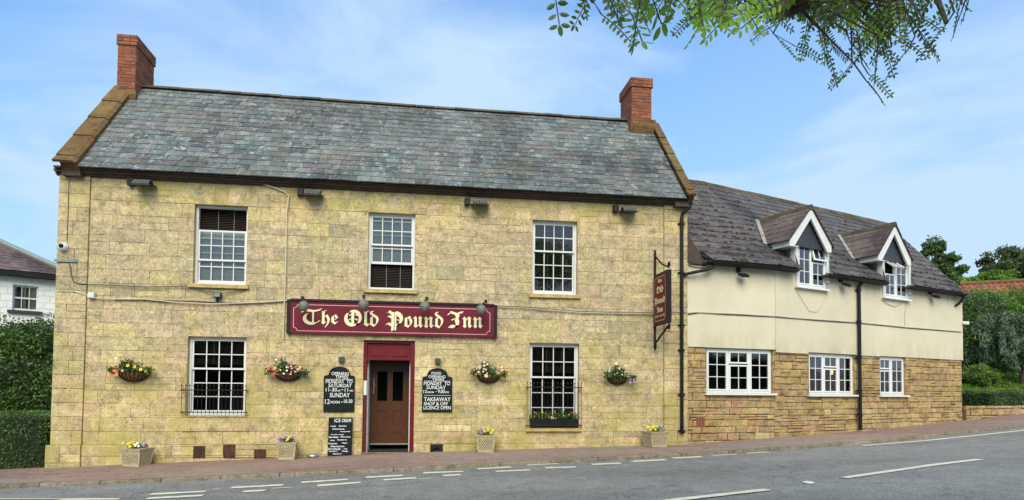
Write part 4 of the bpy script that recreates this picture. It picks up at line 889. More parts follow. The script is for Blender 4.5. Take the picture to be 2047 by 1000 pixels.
def casement(F, q, lights, v=-.05, label=None, parent=wing, sillv=.06, room=True, curtain=None):
    a0, a1, z0, z1 = q; W_, H_ = a1-a0, z1-z0; fo = .05
    m = MB(); m.fbox(F, a0, a0+fo, v-.06, v, z0, z1); m.fbox(F, a1-fo, a1, v-.06, v, z0, z1); m.fbox(F, a0+fo, a1-fo, v-.06, v-.001, z1-fo, z1); m.fbox(F, a0+fo, a1-fo, v-.06, v-.001, z0, z0+fo)
    us = sorted(set([l[0] for l in lights])-{0}); 
    for x in us: m.fbox(F, a0+W_*x-.022, a0+W_*x+.022, v-.06, v-.002, z0+fo, z1-fo)
    win = m.build('window', MT['upvc'], parent)
    if label: win['label'] = label
    for (x0, x1, y0, y1, nc, nr, op) in lights:
        b0 = a0+W_*x0+(fo if x0 == 0 else .022)+.002; b1 = a0+W_*x1-(fo if x1 == 1 else .022)-.002; c0 = z0+H_*y0+(fo if y0 == 0 else .012)+.002; c1 = z0+H_*y1-(fo if y1 == 1 else .012)-.002
        s = MB(); st = .035; hx_ = c1; ca, sa = math.cos(op), math.sin(op)
        def T(a, d, z):     # top-hung: rotate about the top edge
            dz = z-hx_; return F.pt(a, v+.012+d*ca-dz*sa, hx_+dz*ca+d*sa)
        def bx_(mb, p0, p1, d0, d1, r0, r1): mb.hexa([T(p0, d1, r0), T(p1, d1, r0), T(p1, d0, r0), T(p0, d0, r0), T(p0, d1, r1), T(p1, d1, r1), T(p1, d0, r1), T(p0, d0, r1)])
        bx_(s, b0, b0+st, -.04, 0, c0, c1); bx_(s, b1-st, b1, -.04, 0, c0, c1); bx_(s, b0+st, b1-st, -.04, -.001, c1-st, c1); bx_(s, b0+st, b1-st, -.04, -.001, c0, c0+st)
        g0, g1, h0, h1 = b0+st, b1-st, c0+st, c1-st
        for i in range(1, nc): x = g0+(g1-g0)*i/nc; bx_(s, x-.008, x+.008, -.03, -.008, h0, h1)
        for i in range(1, nr): z = h0+(h1-h0)*i/nr; bx_(s, g0, g1, -.0305, -.0085, z-.008, z+.008)
        s.build('casement', MT['upvc'], win)
        p = MB(); p.add([T(g0, -.02, h0), T(g1, -.02, h0), T(g1, -.02, h1), T(g0, -.02, h1)], [(0, 1, 2, 3)]); p.build('pane', MT['glass'], win)
    s = MB(); s.fbox(F, a0-.07, a1+.07, v-.02, sillv, z0-.045, z0-.003); s.build('sill', MT['upvc'], win)
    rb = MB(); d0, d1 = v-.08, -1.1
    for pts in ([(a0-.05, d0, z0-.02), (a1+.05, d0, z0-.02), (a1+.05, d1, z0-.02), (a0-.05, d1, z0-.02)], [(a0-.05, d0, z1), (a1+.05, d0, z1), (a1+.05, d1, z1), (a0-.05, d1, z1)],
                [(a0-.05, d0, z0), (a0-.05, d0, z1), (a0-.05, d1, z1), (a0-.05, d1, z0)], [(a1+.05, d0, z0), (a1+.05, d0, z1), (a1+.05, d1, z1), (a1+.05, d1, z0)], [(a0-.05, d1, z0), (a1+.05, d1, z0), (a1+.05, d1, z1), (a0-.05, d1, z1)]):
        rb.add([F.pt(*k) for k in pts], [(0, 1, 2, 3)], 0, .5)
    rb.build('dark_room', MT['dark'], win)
    if curtain:
        s = MB(); k = 0; x = a0+.04; pv = None
        while x < a1-.04:
            vv = d0-.04-.02*math.sin(k*1.7); 
            if pv: s.add([F.pt(pv[0], pv[1], z0+.02), F.pt(x, vv, z0+.02), F.pt(x, vv, z1-.02), F.pt(pv[0], pv[1], z1-.02)], [(0, 1, 2, 3)], 0, random.random())
            pv = (x, vv); x += .03; k += 1
        s.build('curtain', MT[curtain], win)
    return win
MT['net'] = plain('green_net_curtain', (.055, .085, .08), .9, var=.3, ns_=20)
MT['dgrey'] = plain('dark_grey_blind', (.035, .04, .038), .9, var=.3)
three = [(0, .34, 0, 1, 2, 3, 0), (.34, .66, 0, .655, 2, 2, 0), (.34, .66, .655, 1, 2, 1, 0), (.66, 1, 0, 1, 2, 3, 0)]
casement(FA, w1, three, label='wide three light casement nearest the stone inn', sillv=.09)
casement(FB, w2, three, label='three light casement left of the black downpipe, lamp glowing inside', sillv=.09)
casement(FB, w3, [(0, .48, 0, .66, 2, 2, 0), (0, .48, .66, 1, 2, 1, 0), (.48, 1, 0, 1, 2, 3, 0)], label='narrow two light casement right of the black downpipe', sillv=.09, curtain='net')
# lamp glowing inside the second window
lm = MB(); a_, z_ = FB.px(1666, 745, -.3); lm.lathe(FB.pt(a_, -.35, z_-.05), [(.03, 0), (.045, .06), (.02, .14), (.001, .145)], 12)
mlp, t_, p_, o_ = newmat('lit_lampshade'); p_.inputs['Base Color'].default_value = (.8, .55, .2, 1); p_.inputs['Emission Color'].default_value = (1, .55, .15, 1); p_.inputs['Emission Strength'].default_value = 1.4
tag(lm.build('wall_lamp', mlp), 'small glowing lamp seen inside the three light window left of the black downpipe', 'lamp')

# dormers -------------------------------------------------------------
def dormer(q, apex, footl, footr, lights, label, wlabel):
    F = FB; vf = .22
    ua, za = F.px(*apex, vf); ul, zl_ = F.px(*footl, vf); ur, zr_ = F.px(*footr, vf); uc = ua; zf = (zl_+zr_)/2; hw = (ur-ul)/2; uc = (ul+ur)/2
    D = MB(); uL, uR = q[0]-.10, q[1]+.10
    ztop = zf+.04
    D.fbox(F, uL, q[0], -.05, .09, 4.10, ztop); D.fbox(F, q[1], uR, -.05, .09, 3.98, ztop)
    D.fbox(F, uL-.0, uR+.0, -.06, .08, q[3], ztop+.0)
    dm_ = D.build('dormer', MT['greyw'], wing); dm_['label'] = label
    # cheeks
    vm = lambda z: OV-(z-ZG)*cotp
    for uu in (uL+.01, uR-.01):
        ck = MB(); ck.add([F.pt(uu, .02, ZG), F.pt(uu, .02, ztop), F.pt(uu, vm(ztop)-.05, ztop), F.pt(uu, vm(ZG), ZG)], [(0, 1, 2, 3)], 0, .5)
        ck.build('cheek', MT['leadg'], dm_)
    # gable cladding and bargeboards
    sl_ = (za-zf)/hw
    gb = MB()
    zt_, k = ztop, 0
    lv = [zf-.02, zf+(za-zf)*.36, zf+(za-zf)*.66, za-.12]
    for i in range(3):
        y0, y1 = lv[i]+.002, lv[i+1]-.002; x0 = hw-.06-(y0-zf)/sl_; x1 = hw-.06-(y1-zf)/sl_
        gb.prism([(uc-x0, y0), (uc+x0, y0), (uc+max(x1, .01), y1), (uc-max(x1, .01), y1)], lambda a, b, d: F.pt(a, d, b), .0, .11+.006*(3-i))
    gb.build('gable_cladding', MT['slatep'], dm_)
    for sg in (-1, 1):
        b_ = MB(); bw = .20
        b_.prism([(uc+sg*hw, zf-.07), (uc+sg*hw, zf+.09), (uc, za-.0), (uc, za-bw*1.25), (uc+sg*(hw-.15), zf-.07)], lambda a, b, d: F.pt(a, d, b), vf-.045+.001*sg, vf+.001*sg); b_.build('bargeboard', MT['white'], dm_)
    fa = MB(); fa.fbox(F, ul, ul+.03, vm(zf)-.1, vf-.05, zf-.07, zf+.07); fa.fbox(F, ul+.03, uL+.02, vm(zf)-.1, vf-.05, zf-.05, zf-.03); fa.build('fascia', MT['white'], dm_)
    fa = MB(); fa.fbox(F, ur-.03, ur, vm(zf)-.1, vf-.05, zf-.07, zf+.07); fa.build('fascia', MT['white'], dm_)
    # roof slopes
    rr = MB(); zov = .10; vb = 2.2; he = hw+.045; ze = zf+.085-.045*sl_*.4
    for sg in (-1, 1):
        if sg < 0: S = Sl(F.pt(uc-he, -vb, ze), (F.n[0], F.n[1], 0), (F.u[0], F.u[1], 0), (he, za+.03-ze)); hi = lambda b: vb+vf+.03; zz = lambda b, S=S: ze+b*S.s.z; lo = lambda b: max(0, vb+vm(zz(b))-.03)
        else: S = Sl(F.pt(uc+he, vf+.03, ze), (-F.n[0], -F.n[1], 0), (-F.u[0], -F.u[1], 0), (he, za+.03-ze)); lo = lambda b: 0.0; zz = lambda b, S=S: ze+b*S.s.z; hi = lambda b: vf+.03-vm(zz(b))+.03
        n = 8
        for i in range(n):
            b0, b1 = S.L*i/n, S.L*(i+1)/n; rr.add([S.pt(lo(b0), b0, -.012), S.pt(hi(b0), b0, -.012), S.pt(hi(b1), b1, -.012), S.pt(lo(b1), b1, -.012)], [(0, 1, 2, 3)], 0, .1)
        slates(rr, S, lo, hi, S.L, .2, .36, thick=.014, lift=.012, rag=.008, wj=.1)
    rr.build('dormer_roof', MT['slate_d'], dm_)
    rr = MB(); a = vm(za)-.1
    while a < vf+.02:
        b = min(a+.4, vf+.03); rr.prism([(-.10, -.09), (-.05, .01), (0, .035), (.05, .01), (.10, -.09)], lambda p, q_, d: F.pt(uc+p, d, za+.05+q_), a+.003, b-.003, 0, random.random()); a = b
    rr.build('ridge_tiles', MT['ridge'], dm_)
    ld = MB(); z0_, z1_ = zf+.02, za-.02
    ld.add([SB.pt(*p_, .05) for p_ in ((uc-he-.02, (z0_-ZG)/SB.s.z), (uc-he-.16, (z0_-ZG)/SB.s.z+.02), (uc-.22, (z1_-ZG)/SB.s.z+.03), (uc-.08, (z1_-ZG)/SB.s.z+.03))], [(0, 1, 2, 3)]); ld.build('lead_valley', MT['leadl'], dm_)
    casement(F, q, lights, v=.05, label=wlabel, parent=wing, sillv=.13)
MT['slate_d'] = slate_mat('dormer_slate', [(.12, .09, .075), (.16, .115, .10), (.13, .09, .085), (.17, .13, .11), (.13, .105, .09)], .3, True)
MT['leadl'] = plain('pale_lead', (.30, .30, .26), .6, var=.3)
dormer(q1, (1622, 416), (1579, 488), (1662, 497), [(0, .49, 0, 1, 2, 3, 0), (.49, 1, 0, .62, 2, 2, 0), (.49, 1, .62, 1, 2, 1, R(14))], 'gabled dormer nearest the inn', 'dormer window nearer the inn with its top light ajar')
dormer(q2, (1789, 450), (1756, 517), (1821, 524), [(0, .49, 0, .62, 2, 2, 0), (0, .49, .62, 1, 2, 1, R(52)), (.49, 1, 0, 1, 2, 3, 0)], 'gabled dormer farther from the inn', 'dormer window farther from the inn with its top light wide open')

# ================================================================== THINGS ON THE WALLS
# fascia sign
sg = rectpx(F0, 576, 604, 991, 670, .12)
t = thing('fascia_sign', 'long maroon board with cream blackletter The Old Pound Inn above the door', 'pub sign', F0.pt((sg[0]+sg[1])/2, 0, sg[2]))
sa0, sa1, sz0, sz1 = sg
m = MB(); m.fbox(F0, sa0+.035, sa1-.035, .013, .105, sz0, sz1-.03); m.build('board', MT['maroon'], t)
m = MB(); m.fbox(F0, sa0-.03, sa0+.035, .013, .12, sz0-.01, sz1); m.fbox(F0, sa1-.035, sa1+.03, .013, .12, sz0-.01, sz1); m.fbox(F0, sa0+.035, sa1-.035, .013, .13, sz1-.03, sz1+.015); m.build('frame', MT['black'], t)
def notched(mb, F, a0, a1, z0, z1, v, w_, r):
    pts = []
    for (cx_, cz_, s0) in ((a0, z0, 90), (a1, z0, 180), (a1, z1, 270), (a0, z1, 360)): pts += [(cx_+r*math.cos(R(s0-90*i/6)), cz_+r*math.sin(R(s0-90*i/6))) for i in range(7)]
    n = len(pts)
    for i in range(n):
        (x0, y0), (x1, y1) = pts[i], pts[(i+1) % n]; l = math.hypot(x1-x0, y1-y0) or 1; nx, ny = -(y1-y0)/l*w_/2, (x1-x0)/l*w_/2
        mb.add([F.pt(x0+nx, v, y0+ny), F.pt(x0-nx, v, y0-ny), F.pt(x1-nx, v, y1-ny), F.pt(x1+nx, v, y1+ny)], [(0, 1, 2, 3)], 0, .5)
m = MB(); notched(m, F0, sa0+.10, sa1-.12, sz0+.05, sz1-.10, .107, .010, .07); m.build('border_line', MT['pinkline'], t)
V = .11
def spans(l, r, t_, b): (x0, z_0), (x1, z_1) = F0.px(l, b, V), F0.px(r, t_, V); return x0, x1, z_0, z_1
for nm, mt_, dx, dzz, dv, gr in (('letter_shadow', 'shadowt', .014, -.014, -.003, .02), ('lettering', 'creamt', 0, 0, .004, 0)):
    m = MB()
    for ch, l, r, tp, bt in (('T', 604, 643, 619, 648), ('O', 689, 724, 620, 651), ('P', 771, 806, 623, 654), ('I', 894, 926, 624, 654)):
        x0, x1, z0, z1 = spans(l, r, tp, bt); cap(m, ch, F0, x0+dx, x1-x0, z0+dzz, z1-z0, V+dv, grow=gr)
    for s_, l, r, tp, bt in (('he', 642, 676, 621, 655), ('ld', 727, 757, 622, 653), ('ound', 808, 886, 624, 655), ('nn', 924, 965, 634, 656)):
        x0, x1, z0, z1 = spans(l, r, tp, bt); puttext(m, frak(s_), F0, x0+dx, x1+dx, z0+dzz, z1+dzz, V+dv, bold=.003)
    m.build(nm, MT[mt_], t)
# four ball spotlights over the sign
for i, (px_, py_, lb) in enumerate(((607, 612, 'leftmost of four grey ball spotlights over the maroon sign'), (727, 609, 'grey ball spotlight over the letters Old on the maroon sign'), (849, 613, 'grey ball spotlight over the word Pound on the maroon sign'), (962, 619, 'rightmost of four grey ball spotlights over the maroon sign'))):
    c = P(px_, py_, -.42); wx = P(px_+(0, 2, 6, 11)[i]-2, py_-17, -.02)
    t = thing('spotlight', lb, 'spotlight', tuple(wx), 'ball spotlights over the maroon sign')
    m = MB(); m.lathe(c, [(.001, -.105), (.05, -.095), (.09, -.05), (.105, 0), (.09, .05), (.05, .09), (.02, .11), (.001, .112)], 18, axis=(0, -.5, -.85)); m.build('shade', MT['ballm'], t, True)
    m = MB(); m.tube([wx, wx+Vector((0, -.12, -.01)), c+Vector((0, .06, .10))], .014, 8); m.lathe(wx, [(.03, 0), (.03, .03), (.001, .03)], 10, axis=(0, -1, 0)); m.lathe(c+Vector((0, .045, .075)), [(.035, -.02), (.03, .03), (.012, .05)], 10, axis=(0, .5, .8)); m.build('arm', MT['iron'], t)
# floodlights under the eaves
def flood(F, px_, py_, label, grp, wide=.36, v=.0, tilt=.35, yaw=0):
    a, z = F.px(px_, py_, v+.15); c = F.pt(a, v+.17, z); t = thing('floodlight', label, 'floodlight', F.pt(a-.12, v, z+.08), grp)
    U = Vector((F.u[0], F.u[1], 0)); Nn = Vector((F.n[0], F.n[1], 0)); 
    m = MB(); m.fbox(F, a-wide*.78, a-wide*.46, v+.0, v+.12, z-.03, z+.11); m.tube([F.pt(a-wide*.4, v+.05, z+.01), F.pt(a-wide*.36, v+.09, z-.05), F.pt(a-wide*.2, v+.12, z)], .012, 6); m.build('bracket', MT['black'], t)
    m = MB(); hw = wide/2; x0 = a-hw*.72
    m.prism([(-.11, -.03), (-.08, .045), (.06, .055), (.12, -.02)], lambda p, q, d: F.pt(d, v+.17+p, z+q-.0+(p*-.25)), x0+.02, x0+wide-.05)
    for i in range(9): x = x0+.03+(wide-.09)*i/8; m.prism([(.0, .0), (.0, .075), (.06, .07), (.135, -.01)], lambda p, q, d: F.pt(d, v+.17+p, z+q+(p*-.25)), x-.004, x+.004, 1)
    m.build('housing', [MT['floodb'], MT['floodg']], t)
    m = MB(); m.add([F.pt(x0, v+.04, z-.0), F.pt(x0+wide, v+.04, z), F.pt(x0+wide-.02, v+.31, z-.055), F.pt(x0+.02, v+.31, z-.055), F.pt(x0, v+.04, z-.025), F.pt(x0+wide, v+.04, z-.025), F.pt(x0+wide-.02, v+.31, z-.075), F.pt(x0+.02, v+.31, z-.075)], [(0, 1, 2, 3), (4, 5, 6, 7), (0, 1, 5, 4), (2, 3, 7, 6), (1, 2, 6, 5), (0, 3, 7, 4)]); m.build('glass_rim', MT['steel2'], t)
MT['steel2'] = plain('dull_rim', (.035, .035, .034), .6, spec=.25)
for px_, py_, lb in ((283, 367, 'leftmost floodlight under the inn eaves, above the left window'), (622, 387, 'floodlight under the eaves beside the curving pale conduit'), (956, 406, 'floodlight under the eaves between the middle and right upper windows'), (1253, 420, 'rightmost floodlight under the inn eaves beside the black downpipe')): flood(F0, px_, py_, lb, 'floodlights under the inn eaves')
def minif(F, px_, py_, label):
    a, z = F.px(px_, py_, .12); t = thing('floodlight', label, 'floodlight', F.pt(a, .035, z), 'small floodlights on the rendered wall')
    m = MB(); m.fbox(F, a-.05, a+.03, .036, .10, z+.06, z+.16); m.tube([F.pt(a-.01, .07, z+.06), F.pt(a+.0, .12, z+.0), F.pt(a+.02, .16, z-.02)], .012, 6); m.build('bracket', MT['black'], t)
    m = MB(); c = Vector(F.pt(a+.03, .20, z-.03)); U = Vector((F.u[0], F.u[1], 0)); Nn = Vector((F.n[0], F.n[1], 0)); yv = (Nn*.9+Vector((0, 0, -.45))).normalized(); zv = U.cross(yv).normalized()
    m.obox(c, U*.10, yv*.07, zv*.022); m.obox(c-zv*.03*(1 if zv.z < 0 else -1), U*.07, yv*.045, zv*.012); m.build('housing', MT['floodb'], t)
    m = MB(); m.obox(c+zv*.026*(1 if zv.z < 0 else -1), U*.085, yv*.055, zv*.003); m.build('lens', MT['leadg'], t)
minif(FA, 1480, 549, 'small black floodlight on the cream wall nearest the stone inn'); minif(FB, 1685, 568, 'small floodlight between the dormers left of the black downpipe'); minif(FB, 1864, 592, 'small floodlight on the cream wall at the far end of the wing')

# hanging sign -------------------------------------------------------
hs = P(1308, 600); HXs = hs.x; FH = Fr((HXs, -.0), (HXs, -1.0))     # u runs out from the wall, normal faces left
FH.n = np.array([-1.0, 0.0])
t = thing('hanging_sign', 'projecting maroon pub sign on black scrolled iron brackets near the corner', 'pub sign', (HXs, 0, hs.z))
zt_, zb_ = P(1307, 553).z, P(1307, 653).z; du = .06; dw = .80
zt2 = zt_; 
m = MB(); m.fbox(FH, du, du+dw, -.04, .04, zb_, zt_); m.build('frame', MT['black'], t)
m = MB(); m.fbox(FH, du+.045, du+dw-.07, -.045, .045, zb_+.045, zt_-.05); m.build('panel', MT['maroon'], t)
for sgn in (1,):
    m = MB(); a0, a1, b0, b1 = du+.085, du+dw-.11, zb_+.085, zt_-.09; vv = .047
    for p in [((a0+.05, b0), (a1-.05, b0)), ((a1-.05, b0), (a1, b0+.07)), ((a1, b0+.07), (a1, b1-.07)), ((a1, b1-.07), (a1-.05, b1)), ((a1-.05, b1), (a0+.05, b1)), ((a0+.05, b1), (a0, b1-.07)), ((a0, b1-.07), (a0, b0+.07)), ((a0, b0+.07), (a0+.05, b0))]:
        (x0, y0), (x1, y1) = p; l = math.hypot(x1-x0, y1-y0); nx, ny = -(y1-y0)/l*.005, (x1-x0)/l*.005; m.add([FH.pt(x0+nx, vv, y0+ny), FH.pt(x0-nx, vv, y0-ny), FH.pt(x1-nx, vv, y1-ny), FH.pt(x1+nx, vv, y1+ny)], [(0, 1, 2, 3)])
    m.build('border_line', MT['pinkline'], t)
    m = MB(); H_ = zt_-zb_; ac = du+dw*.48
    for s_, hw_, y0, y1, fk in (('The', .11, .80, .88, 1), ('Old', .19, .61, .745, 1), ('Pound', .285, .375, .535, 1), ('Inn', .17, .235, .345, 1), ('FREE HOUSE', .27, .145, .19, 0)):
        puttext(m, frak(s_) if fk else s_, FH, ac-hw_, ac+hw_, zb_+H_*y0, zb_+H_*y1, .049, bold=.010 if fk else .003)
    m.build('lettering', MT['creamt'], t)
ztb = P(1307, 508).z; zbb = P(1307, 692).z
def scroll(c, r, s0, dirn=1):
    pts = [(c[0], c[1]+r*(1-i/16*.75)*math.cos(s0+dirn*i*.5), c[2]+r*(1-i/16*.75)*math.sin(s0+dirn*i*.5)) for i in range(14)]; m.tube(pts, .017, 6)
m = MB(); m.box(HXs-.02, HXs+.02, -.055, -.013, zt_, ztb); m.tube([(HXs, -.05, ztb-.06), (HXs, -.45, zt_+.18), (HXs, -.80, zt_+.06)], .018, 8); scroll((HXs, -.04, ztb+.02), .065, -1.5); scroll((HXs, -.84, zt_+.10), .065, -1.5); m.build('bracket', MT['iron'], t)
m = MB(); m.box(HXs-.02, HXs+.02, -.055, -.013, zbb, zb_); m.tube([(HXs, -.05, zbb+.05), (HXs, -.78, zb_-.06)], .022, 8); scroll((HXs, -.82, zb_-.08), .06, 1.5); scroll((HXs, -.05, zbb-.03), .06, 1.5); m.build('bracket', MT['iron'], t)

# chalk boards -------------------------------------------------------
def archboard(name, l, t_, r, b, label, lines, rules):
    a0, a1, z0, z1 = rectpx(F0, l, t_, r, b, .04); W_, H_ = a1-a0, z1-z0; t = thing(name, label, 'chalkboard', F0.pt((a0+a1)/2, 0, z0))
    sh = .19*H_; s1 = z1-sh*1.05; ac = (a0+a1)/2
    pts = [(a0, z0), (a1, z0), (a1, s1-.02), (a1-.02, s1), (a1-W_*.14, s1+.01), (a1-W_*.17, s1+.055)]+[(ac+W_*.33*math.cos(R(x)), s1+.05+(z1-s1-.05)*math.sin(R(x))) for x in range(10, 180, 10)]+[(a0+W_*.17, s1+.055), (a0+W_*.14, s1+.01), (a0+.02, s1), (a0, s1-.02)]
    m = MB(); m.prism(pts, lambda a, b_, d: F0.pt(a, d, b_), .018, .042); m.build('board', MT['board'], t)
    m = MB()
    for (s_, x0, x1, y0, y1) in lines: puttext(m, s_, F0, a0+W_*x0, a0+W_*x1, z0+H_*y0, z0+H_*y1, .0445, bold=.0025, skew=.04)
    for y in rules: fface(m, F0, a0+W_*.06, a1-W_*.06, .0445, z0+H_*y, z0+H_*y+.006)
    m.build('lettering', MT['chalk'], t)
archboard('chalkboard', 647, 733, 709, 824, 'arched chalkboard of opening times to the left of the door', [('OPENING', .24, .80, .81, .88), ('TIMES', .36, .78, .735, .805), ('MONDAY  TO', .06, .92, .63, .71), ('SATURDAY', .15, .90, .545, .62), ('11-30', .07, .42, .45, .53), ('AM', .44, .53, .45, .485), ('-', .56, .63, .485, .495), ('11', .68, .78, .45, .53), ('PM', .84, .94, .45, .485), ('SUNDAY', .20, .84, .325, .42), ('12', .05, .2, .18, .28), ('NOON', .23, .52, .19, .245), ('-', .56, .62, .215, .225), ('10-30', .66, .93, .20, .28)], [.715])
archboard('chalkboard', 844, 736, 904, 824, 'arched chalkboard of food times to the right of the door', [('FOOD', .30, .62, .85, .91), ('OPENING', .20, .76, .775, .835), ('TIMES', .32, .72, .715, .765), ('MONDAY  TO', .05, .92, .61, .69), ('SUNDAY', .14, .78, .52, .60), ('12', .04, .15, .43, .50), ('NOON', .17, .38, .43, .47), ('-', .44, .48, .46, .468), ('9.00', .52, .74, .43, .51), ('PM', .77, .88, .43, .47), ('TAKEAWAY', .06, .94, .245, .335), ('SHOP & OFF', .06, .85, .155, .225), ('LICENCE OPEN', .05, .95, .06, .14)], [.70, .375])
a0, a1, z0, z1 = rectpx(F0, 656, 835, 704, 917, .12); t = thing('chalkboard', 'tall narrow ice cream chalkboard leaning on the wall by the doorstep', 'chalkboard', F0.pt((a0+a1)/2, .12, z0))
z0 = hp((a0+a1)/2)+.004; ln = z1-z0
class Lean(Fr):
    def pt(s, u_, v, z): k = (z-z0)/ln; return (u_, -(.15-.09*k+v), z)
FL = Lean((0, 0), (1, 0))
m = MB(); m.fbox(FL, a0, a1, 0, .022, z0, z1); m.build('board', MT['board'], t)
m = MB(); W_ = a1-a0
for (s_, x0, x1, y0, y1) in [('ICE', .24, .48, .875, .965), ('CREAM', .54, .92, .88, .965), ('Vanilla', .08, .3, .755, .785), ('Chocolate', .42, .74, .76, .795), ('Clotted Cream', .16, .66, .68, .715), ('Honeycomb', .5, .9, .61, .645), ('Cookie dough', .1, .64, .535, .565), ('Rum & Raisin', .03, .42, .465, .505), ('Mint choc', .52, .93, .475, .51), ('Lemon', .1, .27, .385, .42), ('Raspberry', .38, .78, .39, .43), ('Pistachio', .02, .38, .3, .335), ('Mango', .58, .8, .31, .345), ('Mixed berries', .12, .68, .225, .265), ('ICE LOLLIES', .02, .52, .15, .20), ('- Cola', .62, .8, .165, .195), ('Strawberry', .05, .4, .095, .13), ('Orange', .58, .84, .095, .135), ('Raspberry', .22, .58, .03, .065)]:
    puttext(m, s_, FL, a0+W_*x0, a0+W_*x1, z0+ln*y0, z0+ln*y1, .0245, bold=.004, skew=.1)
m.build('lettering', MT['chalk'], t)
# small green lamps on pale conduits above the chalkboards
for px_, py_, top, lb in ((683, 719, 683, 'small dark green box lamp above the opening times chalkboard'), (875, 722, 690, 'small dark green box lamp above the food times chalkboard')):
    a, z = F0.px(px_, py_, .05); t = thing('box_lamp', lb, 'lamp', F0.pt(a, 0, z), 'small box lamps above the chalkboards')
    m = MB(); m.fbox(F0, a-.055, a+.055, .015, .10, z-.05, z+.055); m.fbox(F0, a-.045, a+.045, .02, .09, z-.062, z-.051); m.build('housing', MT['grlamp'], t)
    m = MB(); m.tube([F0.pt(a-.01, .022, z+.055), F0.pt(a-.01, .022, F0.px(px_, top)[1])], .010, 6); m.build('conduit', MT['cable'], t)

# cables -------------------------------------------------------------
def cable(F, pts, rad, mat, label, name='cable', v=.03, cat='cable'):
    m = MB(); q = [F.px(x, y, v) for x, y in pts]; out = []
    for (a, b) in zip(q[:-1], q[1:]):
        n = max(1, int(abs(b[0]-a[0])/.4)); out += [(a[0]+(b[0]-a[0])*i/n, a[1]+(b[1]-a[1])*i/n) for i in range(n)]
    out.append(q[-1]); m.tube([F.pt(a, v, z+random.uniform(-.003, .003)) for a, z in out], rad, 6)
    return tag(m.build(name, MT[mat]), label, cat)
MT['conduit'] = plain('cream_conduit', (.55, .50, .33), .6)
cable(F0, [(436, 343), (500, 360), (545, 374), (568, 383), (577, 392), (573, 426), (571.5, 510), (569, 600), (566, 678)], .014, 'conduit', 'pale conduit curving down from the eaves to the left end of the sign', 'conduit', .055)
cable(F0, [(115, 582), (150, 583), (165, 587), (190, 596), (240, 598), (290, 598), (350, 604), (420, 608), (480, 606), (530, 604), (574, 601)], .012, 'conduit', 'pale cable running along the wall towards the left end of the maroon sign', 'cable', .057)
cable(F0, [(992, 613), (1040, 615), (1100, 620), (1160, 625), (1220, 626), (1305, 627), (1345, 627), (1372, 626)], .012, 'cable', 'pale cable on the inn wall from the maroon sign to the hanging sign', 'cable', .055)
cable(F0, [(228, 598), (290, 599), (360, 602), (440, 605), (500, 606), (540, 603), (574, 602)], .012, 'dcable', 'dark cable running left of the maroon sign below the upper window', 'cable', .035)
cable(F0, [(992, 612), (1040, 613.5), (1100, 618), (1160, 623), (1220, 624.5), (1305, 625.5), (1372, 625)], .008, 'dcable', 'dark cable along the top edge of the pale cable right of the sign', 'cable', .062)
cable(F0, [(116, 524), (135, 524), (141, 533), (142, 548), (147, 564), (160, 568), (240, 571), (290, 574), (340, 573), (380, 574), (410, 582), (440, 587), (470, 584), (494, 577)], .009, 'dcable', 'thin dark wire looping from the iron bar to below the left upper window', 'cable', .055)
cable(F0, [(138, 362), (134, 485)], .007, 'dcable', 'thin wire dropping from the eaves to the security camera at the left corner', 'cable', .05)
cable(F0, [(716, 478), (714.5, 540), (713.5, 590), (722, 603)], .009, 'conduit', 'short pale conduit left of the middle upper window', 'conduit', .025)
mm = MB()
def wcab(F, pts, rad, mt_, lb): return cable(F, pts, rad, mt_, lb, 'cable', .05)
wcab(FA, [(1374, 626), (1390, 624.5), (1430, 626), (1480, 628), (1548, 632)], .014, 'cable', 'twisted pale cable across the cream wall next to the inn corner')
wcab(FB, [(1549, 632), (1590, 636), (1650, 640), (1717, 645), (1760, 649), (1810, 654), (1860, 658), (1922, 663)], .014, 'cable', 'long pale cable across the cream wall past the black downpipe')
wcab(FA, [(1374, 629), (1400, 625), (1450, 628.5), (1548, 633.5)], .008, 'dcable', 'thin dark wire twisted round the cable near the inn corner')
wcab(FB, [(1549, 633.5), (1650, 642), (1717, 646), (1810, 655.5), (1922, 664)], .008, 'dcable', 'thin dark wire beside the long cable across the cream wall')
wcab(FB, [(1590, 578), (1597, 588), (1607, 605), (1618, 622), (1632, 624), (1640, 616), (1652, 592), (1656, 550)], .005, 'cable', 'thin looped wire below the dormer window nearer the inn')
wcab(FB, [(1762, 599), (1775, 608), (1788, 613), (1800, 608), (1810, 603), (1814, 600), (1809, 625), (1809, 652)], .007, 'cable', 'thin looped wire below the dormer window farther from the inn')
# cameras, boxes
t = thing('security_camera', 'white dome security camera at the left corner of the inn', 'camera', tuple(P(124, 492, -.08))); c = P(124, 492, -.12)
m = MB(); m.lathe(c+Vector((0, .1, 0)), [(.001, 0), (.075, .0), (.085, .04), (.075, .10), (.05, .13), (.03, .135)], 20, axis=(-.05, -1, -.1)); m.build('housing', MT['upvc'], t, True)
m = MB(); m.lathe(c+Vector((0, -.035, 0)), [(.045, 0), (.035, .015), (.001, .02)], 16, axis=(0, -1, -.1)); m.build('lens', MT['black'], t, True)
c = Vector(FB.pt(FB.px(1921, 646, .0)[0]+.0, .1, FB.px(1921, 646)[1])); t = thing('security_camera', 'white bullet security camera at the far corner of the cream wing', 'camera', tuple(c))
m = MB(); m.tube([c+Vector((-.03, .06, 0)), c+Vector((.10, -.04, -.02))], .05, 14); m.build('housing', MT['upvc'], t, True)
m = MB(); m.tube([c+Vector((.101, -.041, -.02)), c+Vector((.108, -.044, -.021))], .036, 14); m.build('lens', MT['black'], t)
